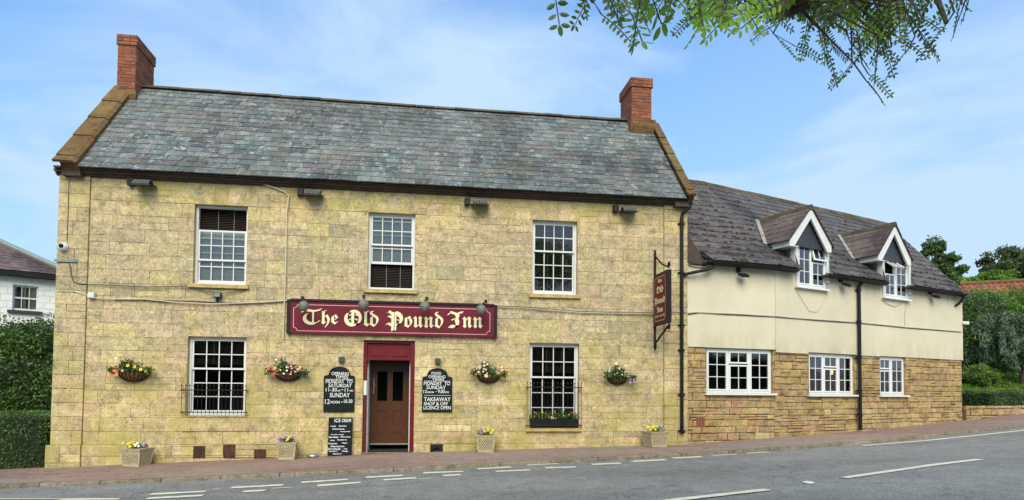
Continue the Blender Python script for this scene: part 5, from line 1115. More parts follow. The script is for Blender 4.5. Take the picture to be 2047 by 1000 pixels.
m = MB(); q = rectpx(F0, 176, 585, 189, 596, .08); m.fbox(F0, q[0], q[1], .04, .10, q[2], q[3]); m.fbox(F0, q[0]+.01, q[1]-.01, .10, .108, q[2]+.01, q[3]-.01); tag(m.build('junction_box', MT['greyw']), 'small pale junction box on the wall beside the left pilaster', 'junction box')
t = thing('security_light', 'small square sensor light below the left upper window', 'light', tuple(P(434, 590)))
m = MB(); q = rectpx(F0, 427, 585, 442, 595, .1); m.fbox(F0, q[0], q[1], .05, .13, q[2], q[3]); m.build('housing', MT['floodb'], t); m = MB(); m.fbox(F0, q[0]+.012, q[1]-.012, .131, .136, q[2]+.012, q[3]-.012); m.build('lens', MT['leadg'], t)
m = MB(); c = P(434, 600, -.06); m.tube([P(434, 594, -.08), c], .02, 8); m.ball(c, .03, 10); m.build('sensor', MT['floodb'], t)
m = MB(); c = P(625, 913, -.2); gz = hp(c.x); m.lathe((c.x, -.2, gz+.004), [(.10, 0), (.12, .01), (.10, .06), (.09, .06), (.085, .02), (.001, .015)], 20); tag(m.build('dog_bowl', MT['steel'], None, True), 'round steel dog bowl on the pavement by the ice cream board', 'dog bowl')

# ================================================================== FLOWERS
def blossom(parent, c, s, mt, nrm=(0, -1, .35)):
    m = MB(); q = Vector(nrm).normalized().to_track_quat('Z', 'Y'); c = Vector(c); pts = []; n = 5
    for i in range(n):
        a = 2*math.pi*i/n; w_ = .62
        p = [q@Vector((0, 0, 0)), q@Vector((math.cos(a-w_)*s*.8, math.sin(a-w_)*s*.8, s*.25)), q@Vector((math.cos(a)*s, math.sin(a)*s, s*.18)), q@Vector((math.cos(a+w_)*s*.8, math.sin(a+w_)*s*.8, s*.25))]
        m.add([c+x for x in p], [(0, 1, 2, 3)], 0, random.random())
    m.ball(c+q@Vector((0, 0, s*.12)), s*.2, 6, 1); return m.build('flower', [MT[mt], MT['vent'] if mt in ('fy', 'fo') else MT['fy']], parent)
def basket(px_, py_, w_, label, flowers, top=.20, droops=()):
    c = P(px_, py_, -.18); t = thing('hanging_basket', label, 'hanging basket', (c.x, 0, c.z), 'wall baskets of flowers'); h = w_*.36
    prof = [(w_/2*math.cos(a), -h*math.sin(a)) for a in np.linspace(0, math.pi/2-.3, 9)]+[(.001, -h*.97)]
    m = MB(); m.lathe((c.x, -.02, c.z), prof, 18, a0=math.pi, a1=2*math.pi, sy=.72); m.fbox(F0, c.x-w_/2+.01, c.x+w_/2-.01, .013, .03, c.z-.05, c.z); m.add([(c.x+w_/2*math.cos(a), -.02+.72*w_/2*math.sin(a), c.z-.01) for a in np.linspace(math.pi, 2*math.pi, 14)], [tuple(range(14))], 0)
    m.build('liner', MT['liner'], t)
    m = MB()
    for i in range(11):
        a = math.pi+math.pi*(i+.5)/11; m.tube([(c.x+r_*1.04*math.cos(a), -.02+r_*1.04*.72*math.sin(a), c.z+z_) for r_, z_ in prof[:-1]], .0075, 5)
    m.tube([(c.x+w_/2*1.05*math.cos(a), -.02+w_/2*1.05*.72*math.sin(a), c.z) for a in np.linspace(math.pi, 2*math.pi, 16)], .010, 6)
    r_, z_ = prof[-2]; m.tube([(c.x+r_*1.05*math.cos(a), -.02+r_*1.05*.72*math.sin(a), c.z+z_) for a in np.linspace(math.pi, 2*math.pi, 12)], .010, 6)
    m.build('cradle', MT['iron'], t)
    C = [blob((c.x, -.18, c.z+.06), (w_*.50, .17, top*.75), 420, .2), blob((c.x-w_*.18, -.16, c.z+.12), (w_*.26, .14, top*.8), 200, .2)]
    for dx, dz, rr_ in droops: C.append(blob((c.x+dx, -.2, c.z+dz), (rr_, .12, rr_*.8), 130, .2))
    C = np.concatenate(C); C[:, 1] = np.minimum(C[:, 1], -.03); C = C[C[:, 2] > c.z-.16]
    leafmesh('foliage', C, .055, MT['leaf_fl'], t, asp=.55, org=tuple(ORG[t]))
    for dx, dz, s, mt in flowers: blossom(t, (c.x+dx, -.36+abs(dx)*.35+random.uniform(-.02, .02), c.z+dz), s, mt)
def scat(n, x0, x1, z0, z1, s, mts): return [(random.uniform(x0, x1), random.uniform(z0, z1), s*random.uniform(.7, 1.1), random.choice(mts)) for _ in range(n)]
basket(261, 742, .56, 'wall basket at the far left with four yellow petunias and orange blooms', [(.03, .10, .032, 'fy'), (.12, .075, .034, 'fy'), (.22, .03, .034, 'fy'), (.30, .0, .030, 'fy')]+scat(9, -.31, -.18, -.09, .02, .028, ['fo', 'fr'])+scat(3, -.11, -.06, -.03, .02, .025, ['fp'])+[(-.21, .24, .022, 'fw')], droops=((-.32, .02, .10), (.33, .02, .10)))
basket(573, 744, .50, 'wall basket beside the opening times board with red and pink flowers', scat(11, -.33, -.16, -.05, .10, .028, ['fr', 'fr', 'fp'])+scat(8, -.1, .12, -.06, .14, .022, ['fy', 'fw', 'fp'])+scat(7, .12, .3, .0, .2, .026, ['fp', 'fr', 'fc'])+[(-.18, .24, .02, 'fw')], droops=((.33, -.02, .13), (-.32, .0, .10)))
basket(978, 750, .46, 'wall basket right of the food board with one large peach bloom', [(-.08, -.02, .045, 'fc')]+scat(9, -.32, -.05, .02, .22, .024, ['fp', 'fw', 'fc'])+scat(10, .0, .30, .03, .22, .026, ['fr', 'fc', 'fw', 'fp'])+[(-.11, .26, .02, 'fw'), (.18, .24, .02, 'fp')], droops=((.3, .02, .10), (-.3, .06, .11)))
basket(1238, 754, .44, 'rightmost wall basket with mostly green leaves and trailing purple flowers', scat(8, .12, .38, -.12, .04, .024, ['fv', 'fp', 'fv'])+scat(5, -.3, .1, .0, .2, .016, ['fw'])+[(-.12, .28, .03, 'fw'), (.10, .24, .02, 'fw'), (.16, .22, .02, 'fp')], droops=((.28, -.03, .13), (-.25, .05, .12)))

def planter(l, t_, r, b, label, mts, yaw, y=-.36):
    c = P((l+r)/2, b, y); sc = (P(r, b, y).x-P(l, b, y).x); wt = sc*.41; hh = P(l, t_, y).z-P(l, b, y).z; gz = hp(c.x)+.004; wb = wt*.80
    t = thing('planter', label, 'planter', (c.x, y, gz), 'lattice planters along the inn wall'); cy, sy_ = math.cos(yaw), math.sin(yaw)
    def L(x, y_, z): return (c.x+x*cy-y_*sy_, y+x*sy_+y_*cy, gz+z)
    def wz(z): return wb+(wt-wb)*z/hh
    m = MB()
    def fr_(m, z0, z1, o0, o1, mi=0): 
        a, b_ = wz(z0)+o0, wz(z1)+o1; m.hexa([L(-a, -a, z0), L(a, -a, z0), L(a, a, z0), L(-a, a, z0), L(-b_, -b_, z1), L(b_, -b_, z1), L(b_, b_, z1), L(-b_, b_, z1)], mi, .5)
    fr_(m, .03, hh-.07, -.014, -.014, 1); fr_(m, .0, .045, .012, .008); fr_(m, hh-.085, hh-.055, .0, .004); fr_(m, hh-.054, hh, .008, .022)
    z0, z1 = .045, hh-.085; n = 7
    for s in range(4):
        ca, sa = math.cos(s*math.pi/2), math.sin(s*math.pi/2)
        def S(u_, z, d): w_ = wz(z); x, y_ = u_*w_, -(w_+d); return L(x*ca-y_*sa, x*sa+y_*ca, z)
        for i in range(-n, n+1):
            for dr in (-1, 1):
                u0_, u1_ = i/n*2-0, i/n*2+dr*1.0; 
                if abs(i/n*2+dr*.5) > 1.5: continue
                p0, p1 = (u0_, z0), (u1_, z1); tt = []
                for (uu, zz, ou, oz) in ((u0_, z0, u1_, z1), (u1_, z1, u0_, z0)):
                    if abs(uu) > 1: k = (math.copysign(1, uu)-uu)/(ou-uu); tt.append((uu+(ou-uu)*k, zz+(oz-zz)*k) if 0 <= k <= 1 else None)
                    else: tt.append((uu, zz))
                if None in tt or (abs(tt[0][0]-tt[1][0]) < .05): continue
                m.bar(S(*tt[0], .0), S(*tt[1], .0), .017, .014+.002*dr, 0, .5, upv=(ca*0-sa*-0, 0, 1) if False else (0, 0, 1))
        m.bar(S(-1, z0, .0), S(-1, z1, .0), .03, .03, 0, .5, upv=(0, 1, 0))
    m.build('pot', [MT['pot'], MT['potd']], t)
    m = MB(); m.add([L(-wt+.0, -wt, hh-.02), L(wt, -wt, hh-.02), L(wt, wt, hh-.02), L(-wt, wt, hh-.02)], [(0, 1, 2, 3)]); m.build('soil', MT['soil'], t)
    C = blob((c.x, y, gz+hh+.03), (wt*1.05, wt*1.05, .09), 330, .1); leafmesh('foliage', C[C[:, 2] > gz+hh-.03], .045, MT['leaf_fl'], t, org=tuple(ORG[t]))
    for i in range(24): x_2 = random.uniform(-.9, .9); blossom(t, (c.x+x_2*wt, y-random.uniform(-.4, 1.0)*wt, gz+hh+random.uniform(.03, .11)), .026, mts[min(len(mts)-1, int((x_2+.9)/1.8*len(mts)))], (random.uniform(-.3, .3), -1, .5))
planter(246, 897, 300, 932, 'leftmost lattice planter with yellow pansies, below the far left basket', ['fy', 'fy', 'fy', 'fw', 'fv'], R(-14))
planter(552, 884, 596, 918, 'lattice planter with purple and yellow pansies left of the ice cream board', ['fv', 'fv', 'fy', 'fy', 'fv'], R(4))
planter(949, 868, 992, 902, 'lattice planter with yellow pansies between the door and the right window', ['fv', 'fy', 'fy', 'fy'], R(-5))
planter(1287, 859, 1332, 889, 'rightmost lattice planter with yellow and violet pansies by the downpipe', ['fy', 'fy', 'fy', 'fv'], R(10), y=-.34)
# trough behind the right window guard
q = LW[1]; t = thing('flower_trough', 'black window trough of red flowers behind the iron guard right of the door', 'flower trough', ((q[0]+q[1])/2, -.03, q[2]))
m = MB(); m.box(q[0]+.03, q[1]-.04, -.085, .05, q[2]+.001, q[2]+.17); m.box(q[0]+.02, q[1]-.03, -.09, .055, q[2]+.171, q[2]+.185); m.build('trough', MT['black'], t)
C = np.concatenate([blob((x, -.01, q[2]+.24), (.13, .07, .14), 160, .2) for x in np.linspace(q[0]+.1, q[1]-.1, 7)]); C[:, 1] = np.clip(C[:, 1], -.09, .06); leafmesh('foliage', C[C[:, 2] > q[2]+.08], .04, MT['leaf_shrub'], t, org=tuple(ORG[t]))
for i in range(16): blossom(t, (random.uniform(q[0]+.05, q[1]-.08), -.085, q[2]+random.uniform(.18, .40)), .017, random.choice(['fr', 'fr', 'fc', 'fo', 'fw', 'fy']))

# ================================================================== LEFT NEIGHBOUR
ang = R(32); cn = P(130, 560, 9.0); pn = (cn.x-11*math.cos(ang), cn.y-11*math.sin(ang)); FN = Fr(pn, (cn.x, cn.y))
ez = FN.px(60, 546)[1]; t = thing('white_cottage', 'white painted stone cottage with purple slate roof beyond the tall hedge', 'house', (cn.x-4, cn.y+1, -.3))
qn = rectpx(FN, 25, 571, 76, 621); Ln = FN.len
m = MB(); rs = [(0, Ln, -.5, ez)]
for h in (qn,): rs = sub(rs, h)
for r_ in rs: fface(m, FN, r_[0], r_[1], 0, r_[2], r_[3])
m.add([FN.pt(Ln, 0, -.5), FN.pt(Ln, -6, -.5), FN.pt(Ln, -6, ez), FN.pt(Ln, 0, ez)], [(0, 1, 2, 3)])
for (p, s) in (((qn[0], qn[2]), (qn[0], qn[3])), ((qn[1], qn[2]), (qn[1], qn[3])), ((qn[0], qn[3]), (qn[1], qn[3]))): m.add([FN.pt(p[0], 0, p[1]), FN.pt(s[0], 0, s[1]), FN.pt(s[0], -.2, s[1]), FN.pt(p[0], -.2, p[1])], [(0, 1, 2, 3)])
m.build('wall', MT['whitewall'], t)
SN = Sl(FN.pt(0, .25, ez), (FN.u[0], FN.u[1], 0), (-FN.n[0], -FN.n[1], 0), (3.2, 2.5)); (ah, zh) = FN.px(2, 462, -2.2)
m = MB(); hN = lambda b: Ln+.25-b*1.15; lN = lambda b: 0
for i in range(10): b0, b1 = SN.L*i/10, SN.L*(i+1)/10; m.add([SN.pt(0, b0, -.01), SN.pt(hN(b0), b0, -.01), SN.pt(hN(b1), b1, -.01), SN.pt(0, b1, -.01)], [(0, 1, 2, 3)])
slates(m, SN, lN, hN, SN.L, .17, .26, lift=.014, rag=.012)
MT['slate_p'] = slate_mat('purple_slate', [(.11, .075, .08), (.15, .10, .105), (.12, .085, .09), (.17, .12, .12), (.13, .10, .10)], .25, True)
SE = Sl(FN.pt(Ln+.25, .25, ez), (-FN.n[0], -FN.n[1], 0), (-FN.u[0], -FN.u[1], 0), (3.2*1.1, 2.5)); m.add([FN.pt(Ln+.25, .25, ez), FN.pt(Ln+.25, -6.2, ez), SN.pt(hN(SN.L), SN.L)], [(0, 1, 2)], 0, .4)
nr_ = m.build('roof', MT['slate_p'], t)
m = MB(); m.tube([SN.pt(hN(0), 0, .05), SN.pt(hN(SN.L), SN.L, .05)], .09, 8); m.build('hip_tiles', MT['leadg'], nr_)
m = MB(); m.fbox(FN, 0, Ln+.2, .0, .27, ez-.16, ez+.012); m.build('gutter', MT['black'], t)
m = MB(); a0, a1, z0, z1 = qn; v = -.08; W_ = a1-a0; H_ = z1-z0
for (x0, x1, y0, y1) in ((0, .06, 0, 1), (.94, 1, 0, 1), (.06, .94, .94, 1), (.06, .94, 0, .08), (.06, .94, .47, .53), (.34, .37, .08, .94), (.64, .67, .08, .94)): m.fbox(FN, a0+W_*x0, a0+W_*x1, v-.04, v-(.003 if x0 > .05 and y0 < .01 or y1-y0 < .2 else 0), z0+H_*y0, z0+H_*y1)
wn = m.build('window', MT['white'], t)
p = MB(); fface(p, FN, a0, a1, v-.03, z0, z1); p.build('pane', MT['glass'], wn)
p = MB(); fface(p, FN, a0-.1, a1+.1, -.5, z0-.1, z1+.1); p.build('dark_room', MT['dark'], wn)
p = MB(); k = 0
for (x0, x1) in ((.05, .10), (.42, .5), (.62, .95)):
    x = a0+W_*x0
    while x < a0+W_*x1: p.add([FN.pt(x, -.2-.02*(k % 2), z0), FN.pt(x+.035, -.2-.02*((k+1) % 2), z0), FN.pt(x+.035, -.2-.02*((k+1) % 2), z1), FN.pt(x, -.2-.02*(k % 2), z1)], [(0, 1, 2, 3)]); x += .035; k += 1
p.build('curtain', MT['greyw'], wn)
p = MB(); p.fbox(FN, a0-.12, a1+.12, -.05, .1, z0-.09, z0-.01); p.build('sill', MT['slatep'], wn)

# ================================================================== GARDENS
def hedge(name, label, F, a0, a1, v0, v1, z0f, z1, n, size, mat, cat='hedge', jit=.03):
    c = F.pt((a0+a1)/2, (v0+v1)/2, z0f); t = thing(name, label, cat, c); m = MB(); i_ = .07
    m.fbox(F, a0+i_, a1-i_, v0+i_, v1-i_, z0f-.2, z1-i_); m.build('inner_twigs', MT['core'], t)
    L_, D_, H_ = a1-a0, v1-v0, z1-z0f; areas = [L_*H_, L_*D_, D_*H_, D_*H_]; tot = sum(areas); out = []; rvs = []
    for k, ar in enumerate(areas):
        c_ = int(n*ar/tot); uu = rng.uniform(0, 1, (c_, 2)); dd = rng.normal(0, jit, c_)-.02
        if k == 0: a = a0+uu[:, 0]*L_; v = v1+dd; z = z0f+uu[:, 1]*H_
        elif k == 1: a = a0+uu[:, 0]*L_; v = v0+uu[:, 1]*D_; z = z1+dd*.7
        else: a = (a0 if k == 2 else a1)+(dd if k == 3 else -dd); v = v0+uu[:, 0]*D_; z = z0f+uu[:, 1]*H_
        v = v+.04*np.sin(a*3.1)*np.sin(z*4); out.append(np.stack([F.o[0]+F.u[0]*a+F.n[0]*v, F.o[1]+F.u[1]*a+F.n[1]*v, z], 1)); rvs.append(rng.uniform(.6, .8, c_) if k == 1 else rng.uniform(0, 1, c_))  # top leaves painted lighter, a sunlit highlight put into their tone
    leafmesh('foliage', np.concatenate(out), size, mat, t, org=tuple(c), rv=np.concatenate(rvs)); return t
hz_ = P(50, 830, -.0).z
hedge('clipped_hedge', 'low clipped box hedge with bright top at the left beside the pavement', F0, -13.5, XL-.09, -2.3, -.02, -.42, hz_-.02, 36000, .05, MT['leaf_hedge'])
def shrub(name, label, cat, blobs, n, size, mat, corek=.72, base=None, droop=0, asp=.5, stem=None, group=None, shell=.62):
    c0 = blobs[0][0]; base = base or (c0[0], c0[1], land(c0[0], c0[1])); t = thing(name, label, cat, base, group)
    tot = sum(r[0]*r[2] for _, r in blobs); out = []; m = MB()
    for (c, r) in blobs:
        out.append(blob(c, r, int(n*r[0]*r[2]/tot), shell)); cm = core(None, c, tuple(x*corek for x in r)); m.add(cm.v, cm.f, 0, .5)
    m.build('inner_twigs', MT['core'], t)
    leafmesh('foliage', np.concatenate(out), size, mat, t, asp=asp, droop=droop, org=tuple(base))
    s_ = MB(); s_.tube([(base[0], base[1], base[2]-.1), (c0[0], c0[1], c0[2])], .06, 7); s_.build('stem', MT['bark'], t); return t
def G(px_, py_, y, rx, rz, ry=None): c = P(px_, py_, y); return ((c.x, c.y, c.z), (rx, ry or rx, rz))
shrub('tall_shrub', 'tall dark leafy shrub filling the gap between the cottage and the inn', 'shrub', [G(60, 760, 3.9, 1.35, 1.45, 1.0), G(-60, 750, 4.0, 1.5, 1.5, 1.0), G(75, 690, 3.8, .82, .68, .7), G(10, 695, 4.0, .85, .6, .7), G(95, 810, 3.6, .95, .9, .7), G(20, 810, 3.7, 1.35, .8, .9)], 48000, .085, MT['leaf_hedge'], .66)
# right of the wing --------------------------------------------------
wb0 = LB+.05; zb1, zt1 = FB.px(1930, 843)[1], FB.px(1930, 813)[1]
m = MB(); FW = Fr(FB.pt(LB+.05, .1, 0)[:2], FB.pt(LB+9, .35, 0)[:2])
u1 = 9.0; m2 = FW.px(2040, 836); m3 = FW.px(2040, 808)
hw0, hw1 = FW.px(1935, 815)[1], m3[1]
courses(m, FW, 0, u1, .1, (hw0+hw1)/2, .16, (.22, .5), [], v=.0, gap=.010, bev=.02, jit=.014, dv=.02, chj=.3, dep=.08)
m.fbox(FW, 0, u1, -.35, -.02, -.2, (hw0+hw1)/2-.03, 1, .5)
tag(m.build('garden_wall', [MT['rub'], MT['dmortar']]), 'low rough stone retaining wall beside the pavement at the right edge', 'garden wall')
hwt = (hw0+hw1)/2
u2 = FW.px(1952, 790, -.5)[0]
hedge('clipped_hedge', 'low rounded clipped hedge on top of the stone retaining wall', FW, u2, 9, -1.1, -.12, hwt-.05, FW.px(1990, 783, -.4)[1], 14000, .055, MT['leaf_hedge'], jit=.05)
c = FW.px(1952, 760, -1.6); pc = FW.pt(c[0], -1.6, c[1])
shrub('clipped_yew', 'dome shaped clipped dark shrub right beside the far corner of the wing', 'shrub', [((pc[0], pc[1], pc[2]+.12), (.68, .62, .42)), ((pc[0]-.1, pc[1]+.1, pc[2]-.3), (.5, .5, .5))], 16000, .055, MT['leaf_lime'], .85)
def at2(px_, py_, dist): d = ray(px_, py_).normalized(); return Vector((0, -DIST, ZC))+d*dist
# weeping blue conifer: drooping sprays
def conifer():
    b = at2(2005, 690, 27.5); base = (b.x, b.y, b.z-.55); t = thing('weeping_cedar', 'weeping blue green conifer with long drooping sprays on the bank', 'conifer', base); m = MB(); pts = []
    top = b+Vector((0, 0, 1.1)); m.tube([base, (b.x-.05, b.y, b.z-.3), tuple(top)], [.05, .045, .02], 8)
    for i in range(60):
        a = random.uniform(0, 2*math.pi); s = Vector((b.x, b.y, b.z+random.uniform(-.4, 1.1))); ln = random.uniform(.7, 1.6); P_ = []
        for k in range(9):
            f = k/8; P_.append(s+Vector((math.cos(a)*ln*f, math.sin(a)*ln*f*.8, .25*math.sin(f*2.2)-f*f*ln*.42)))
        m.tube(P_, [.02*(1-k/9)+.004 for k in range(9)], 5)
        for k in range(2, 9):
            for j in range(34):
                h = random.random()**1.3*.38; w_ = Vector((random.uniform(-.09, .09), random.uniform(-.09, .09), -h)); pts.append(tuple(P_[k]+w_+(P_[k-1]-P_[k])*random.random()))
    m.build('branches', MT['bark'], t); leafmesh('foliage', np.array(pts), .17, MT['leaf_blue'], t, asp=.17, droop=1.4, org=base)
conifer()
def shr(px_, py_, d, rx, rz, *more): 
    out = []
    for (a, b, dd, x, z) in ((px_, py_, d, rx, rz),)+more: c = at2(a, b, dd); out.append(((c.x, c.y, c.z), (x, x*.8, z)))
    return out
shrub('garden_shrub', 'large mid green shrub on the bank just beyond the wing corner', 'shrub', shr(1950, 640, 29, 1.4, 1.2, (1915, 690, 28, 1.3, 1.6), (1965, 614, 29.5, .9, .6)), 15000, .10, MT['leaf_shrub'])
shrub('garden_shrub', 'broad bright green shrub below the red tiled roof', 'shrub', shr(1985, 660, 32, 1.8, 1.6, (1997, 625, 32.5, 1.3, .85), (2020, 692, 31, 1.5, .8)), 17000, .11, MT['leaf_lime'], group=None)
shrub('garden_shrub', 'dark leafy shrub at the right edge below the red tiled roof', 'shrub', shr(2045, 640, 33, 1.5, 1.3, (2085, 640, 33, 1.8, 1.3)), 15000, .11, MT['leaf_shrub'])
shrub('garden_shrub', 'yellow green low shrub at the right edge behind the conifer', 'shrub', shr(2040, 672, 28.5, 1.0, .65, (2085, 680, 28.5, 1.2, .9)), 8000, .08, MT['leaf_lime'])
# ground cover on the bank
C = []
for i in range(42000):
    a = random.uniform(.1, 10); v = -random.uniform(.9, 7.5); p = FW.pt(a, v, 0); C.append((p[0], p[1], land(p[0], p[1])+random.uniform(0, .10)))
C = np.array(C); o = leafmesh('ground_cover', C, .08, MT['leaf_lime'], None, org=(0, 0, 0)); tag(o, 'low green ground cover with pale flecks spreading over the bank', 'ground cover', kind='stuff')
# red pantiled house far behind
pr0, pr1 = at2(1875, 571, 46), at2(2100, 559, 42)
for i in range(200):
    pr1 = at2(2100, 559, 30+i*.15)
    if pr1.z >= pr0.z: break
FR_ = Fr((pr0.x, pr0.y), (pr1.x, pr1.y)); t = thing('tiled_house', 'long house with red clay pantile roof behind the garden shrubs', 'house', (pr1.x, pr1.y, 1.5))
zr_ = (pr0.z+pr1.z)/2; m = MB(); Lr = FR_.len
SR = Sl(FR_.pt(0, 3.2, zr_-2.6), (FR_.u[0], FR_.u[1], 0), (-FR_.n[0], -FR_.n[1], 0), (3.2, 2.6))
m.add([SR.pt(0, 0, -.03), SR.pt(Lr, 0, -.03), SR.pt(Lr, SR.L, -.03), SR.pt(0, SR.L, -.03)], [(0, 1, 2, 3)], 0, .3)
b = 0
while b < SR.L-.05:
    b2 = min(b+.33, SR.L); x = 0
    while x < Lr:
        n = 5; r_ = random.random(); top_ = [SR.pt(x+.30*i/n, b, .04+.045*math.sin(i/n*2*math.pi)) for i in range(n+1)]; bt_ = [SR.pt(x+.30*i/n, b2, .0+.045*math.sin(i/n*2*math.pi)) for i in range(n+1)]; lw = [SR.pt(x+.30*i/n, b, -.02) for i in range(n+1)]
        m.add(top_+bt_+lw, [(i, i+1, i+n+2, i+n+1) for i in range(n)]+[(i+2*n+2, i+2*n+3, i+1, i) for i in range(n)], 0, r_); x += .30
    b = b2
MT['pantile'] = brickm('clay_pantile', [(.30, .10, .065), (.36, .13, .08), (.27, .09, .06), (.33, .13, .09)])
m.add([FR_.pt(0, 0, zr_), FR_.pt(Lr, 0, zr_), FR_.pt(Lr, -3.2, zr_-2.6), FR_.pt(0, -3.2, zr_-2.6)], [(0, 1, 2, 3)], 0, .4)
m.build('roof', MT['pantile'], t)
m = MB(); m.fbox(FR_, .2, Lr-.2, -3.0, 3.0, -1, zr_-2.6); m.build('wall', MT['whitewall'], t)
m = MB(); m.tube([FR_.pt(0, 0, zr_+.03), FR_.pt(Lr, 0, zr_+.03)], .12, 8); m.build('ridge_tiles', MT['coping'], t)

# ================================================================== TREES
def tree(label, base, h, crown, n, k, size, mat, cr=.33, trunk=.25, name='tree', limbs=9):
    t = thing(name, label, 'tree', base); m = MB(); b = Vector(base); cz = [c for c, r in crown]; top = Vector(crown[0][0]); pts = [b+Vector((0, 0, -.3)), b.lerp(top, .35)+Vector((.1, 0, 0)), b.lerp(top, .7), top]
    m.tube(pts, [trunk, trunk*.75, trunk*.5, trunk*.2], 9)
    for i in range(limbs):
        s = b.lerp(top, random.uniform(.3, .85)); c, r = random.choice(crown); e = Vector(c)+Vector([random.uniform(-.8, .8)*x for x in r]); m.tube([s, s.lerp(e, .5)+Vector((0, 0, .15)), e], [trunk*.35, trunk*.2, trunk*.06], 6)
    m.build('trunk', MT['bark'], t); tot = sum(r[0]*r[2] for _, r in crown)
    leafmesh('crown', np.concatenate([multi(c, r, int(n*r[0]*r[2]/tot), k, cr) for c, r in crown]), size, mat, t, org=tuple(base)); return t
def crn(px_, py_, d, rx, rz): c = at2(px_, py_, d); return ((c.x, c.y, c.z), (rx, rx*.8, rz))
c = at2(1872, 560, 38); tree('dark tree with loose upswept branches rising behind the wing roof', (c.x, c.y, 1), 8, [crn(1868, 535, 38, 1.3, 1.5), crn(1880, 560, 38, 1.5, 1.2), crn(1853, 502, 38, .45, .4), crn(1878, 492, 38, .5, .35), crn(1895, 520, 38, .7, .6)], 12000, 14, .17, MT['leaf_dark'], .3, .2)
c = at2(2040, 540, 62); tree('large rounded olive green tree with gaps of sky behind the red roof', (c.x, c.y, 1), 12, [crn(2045, 530, 62, 3.4, 1.9), crn(1995, 530, 62, 1.9, 1.2), crn(2075, 545, 62, 3, 2.2), crn(1978, 541, 62, 1.0, .9)], 17000, 22, .26, MT['leaf_brown'], .24, .4, limbs=16)
c = at2(1990, 560, 52); tree('bright green young tree peeping over the ridge of the red roof', (c.x, c.y, 1), 8, [crn(1990, 562, 52, 1.5, .9), crn(2010, 566, 52, 1.2, .7), crn(1965, 568, 52, 1.1, .7)], 8000, 12, .22, MT['leaf_lime'], .35, .2)
c = at2(1935, 570, 50); tree('small green tree between the wing roof and the red roof', (c.x, c.y, 1), 8, [crn(1938, 568, 50, 1.0, .6), crn(1915, 572, 50, 1.1, .6)], 5000, 9, .2, MT['leaf_lime'], .38, .2)
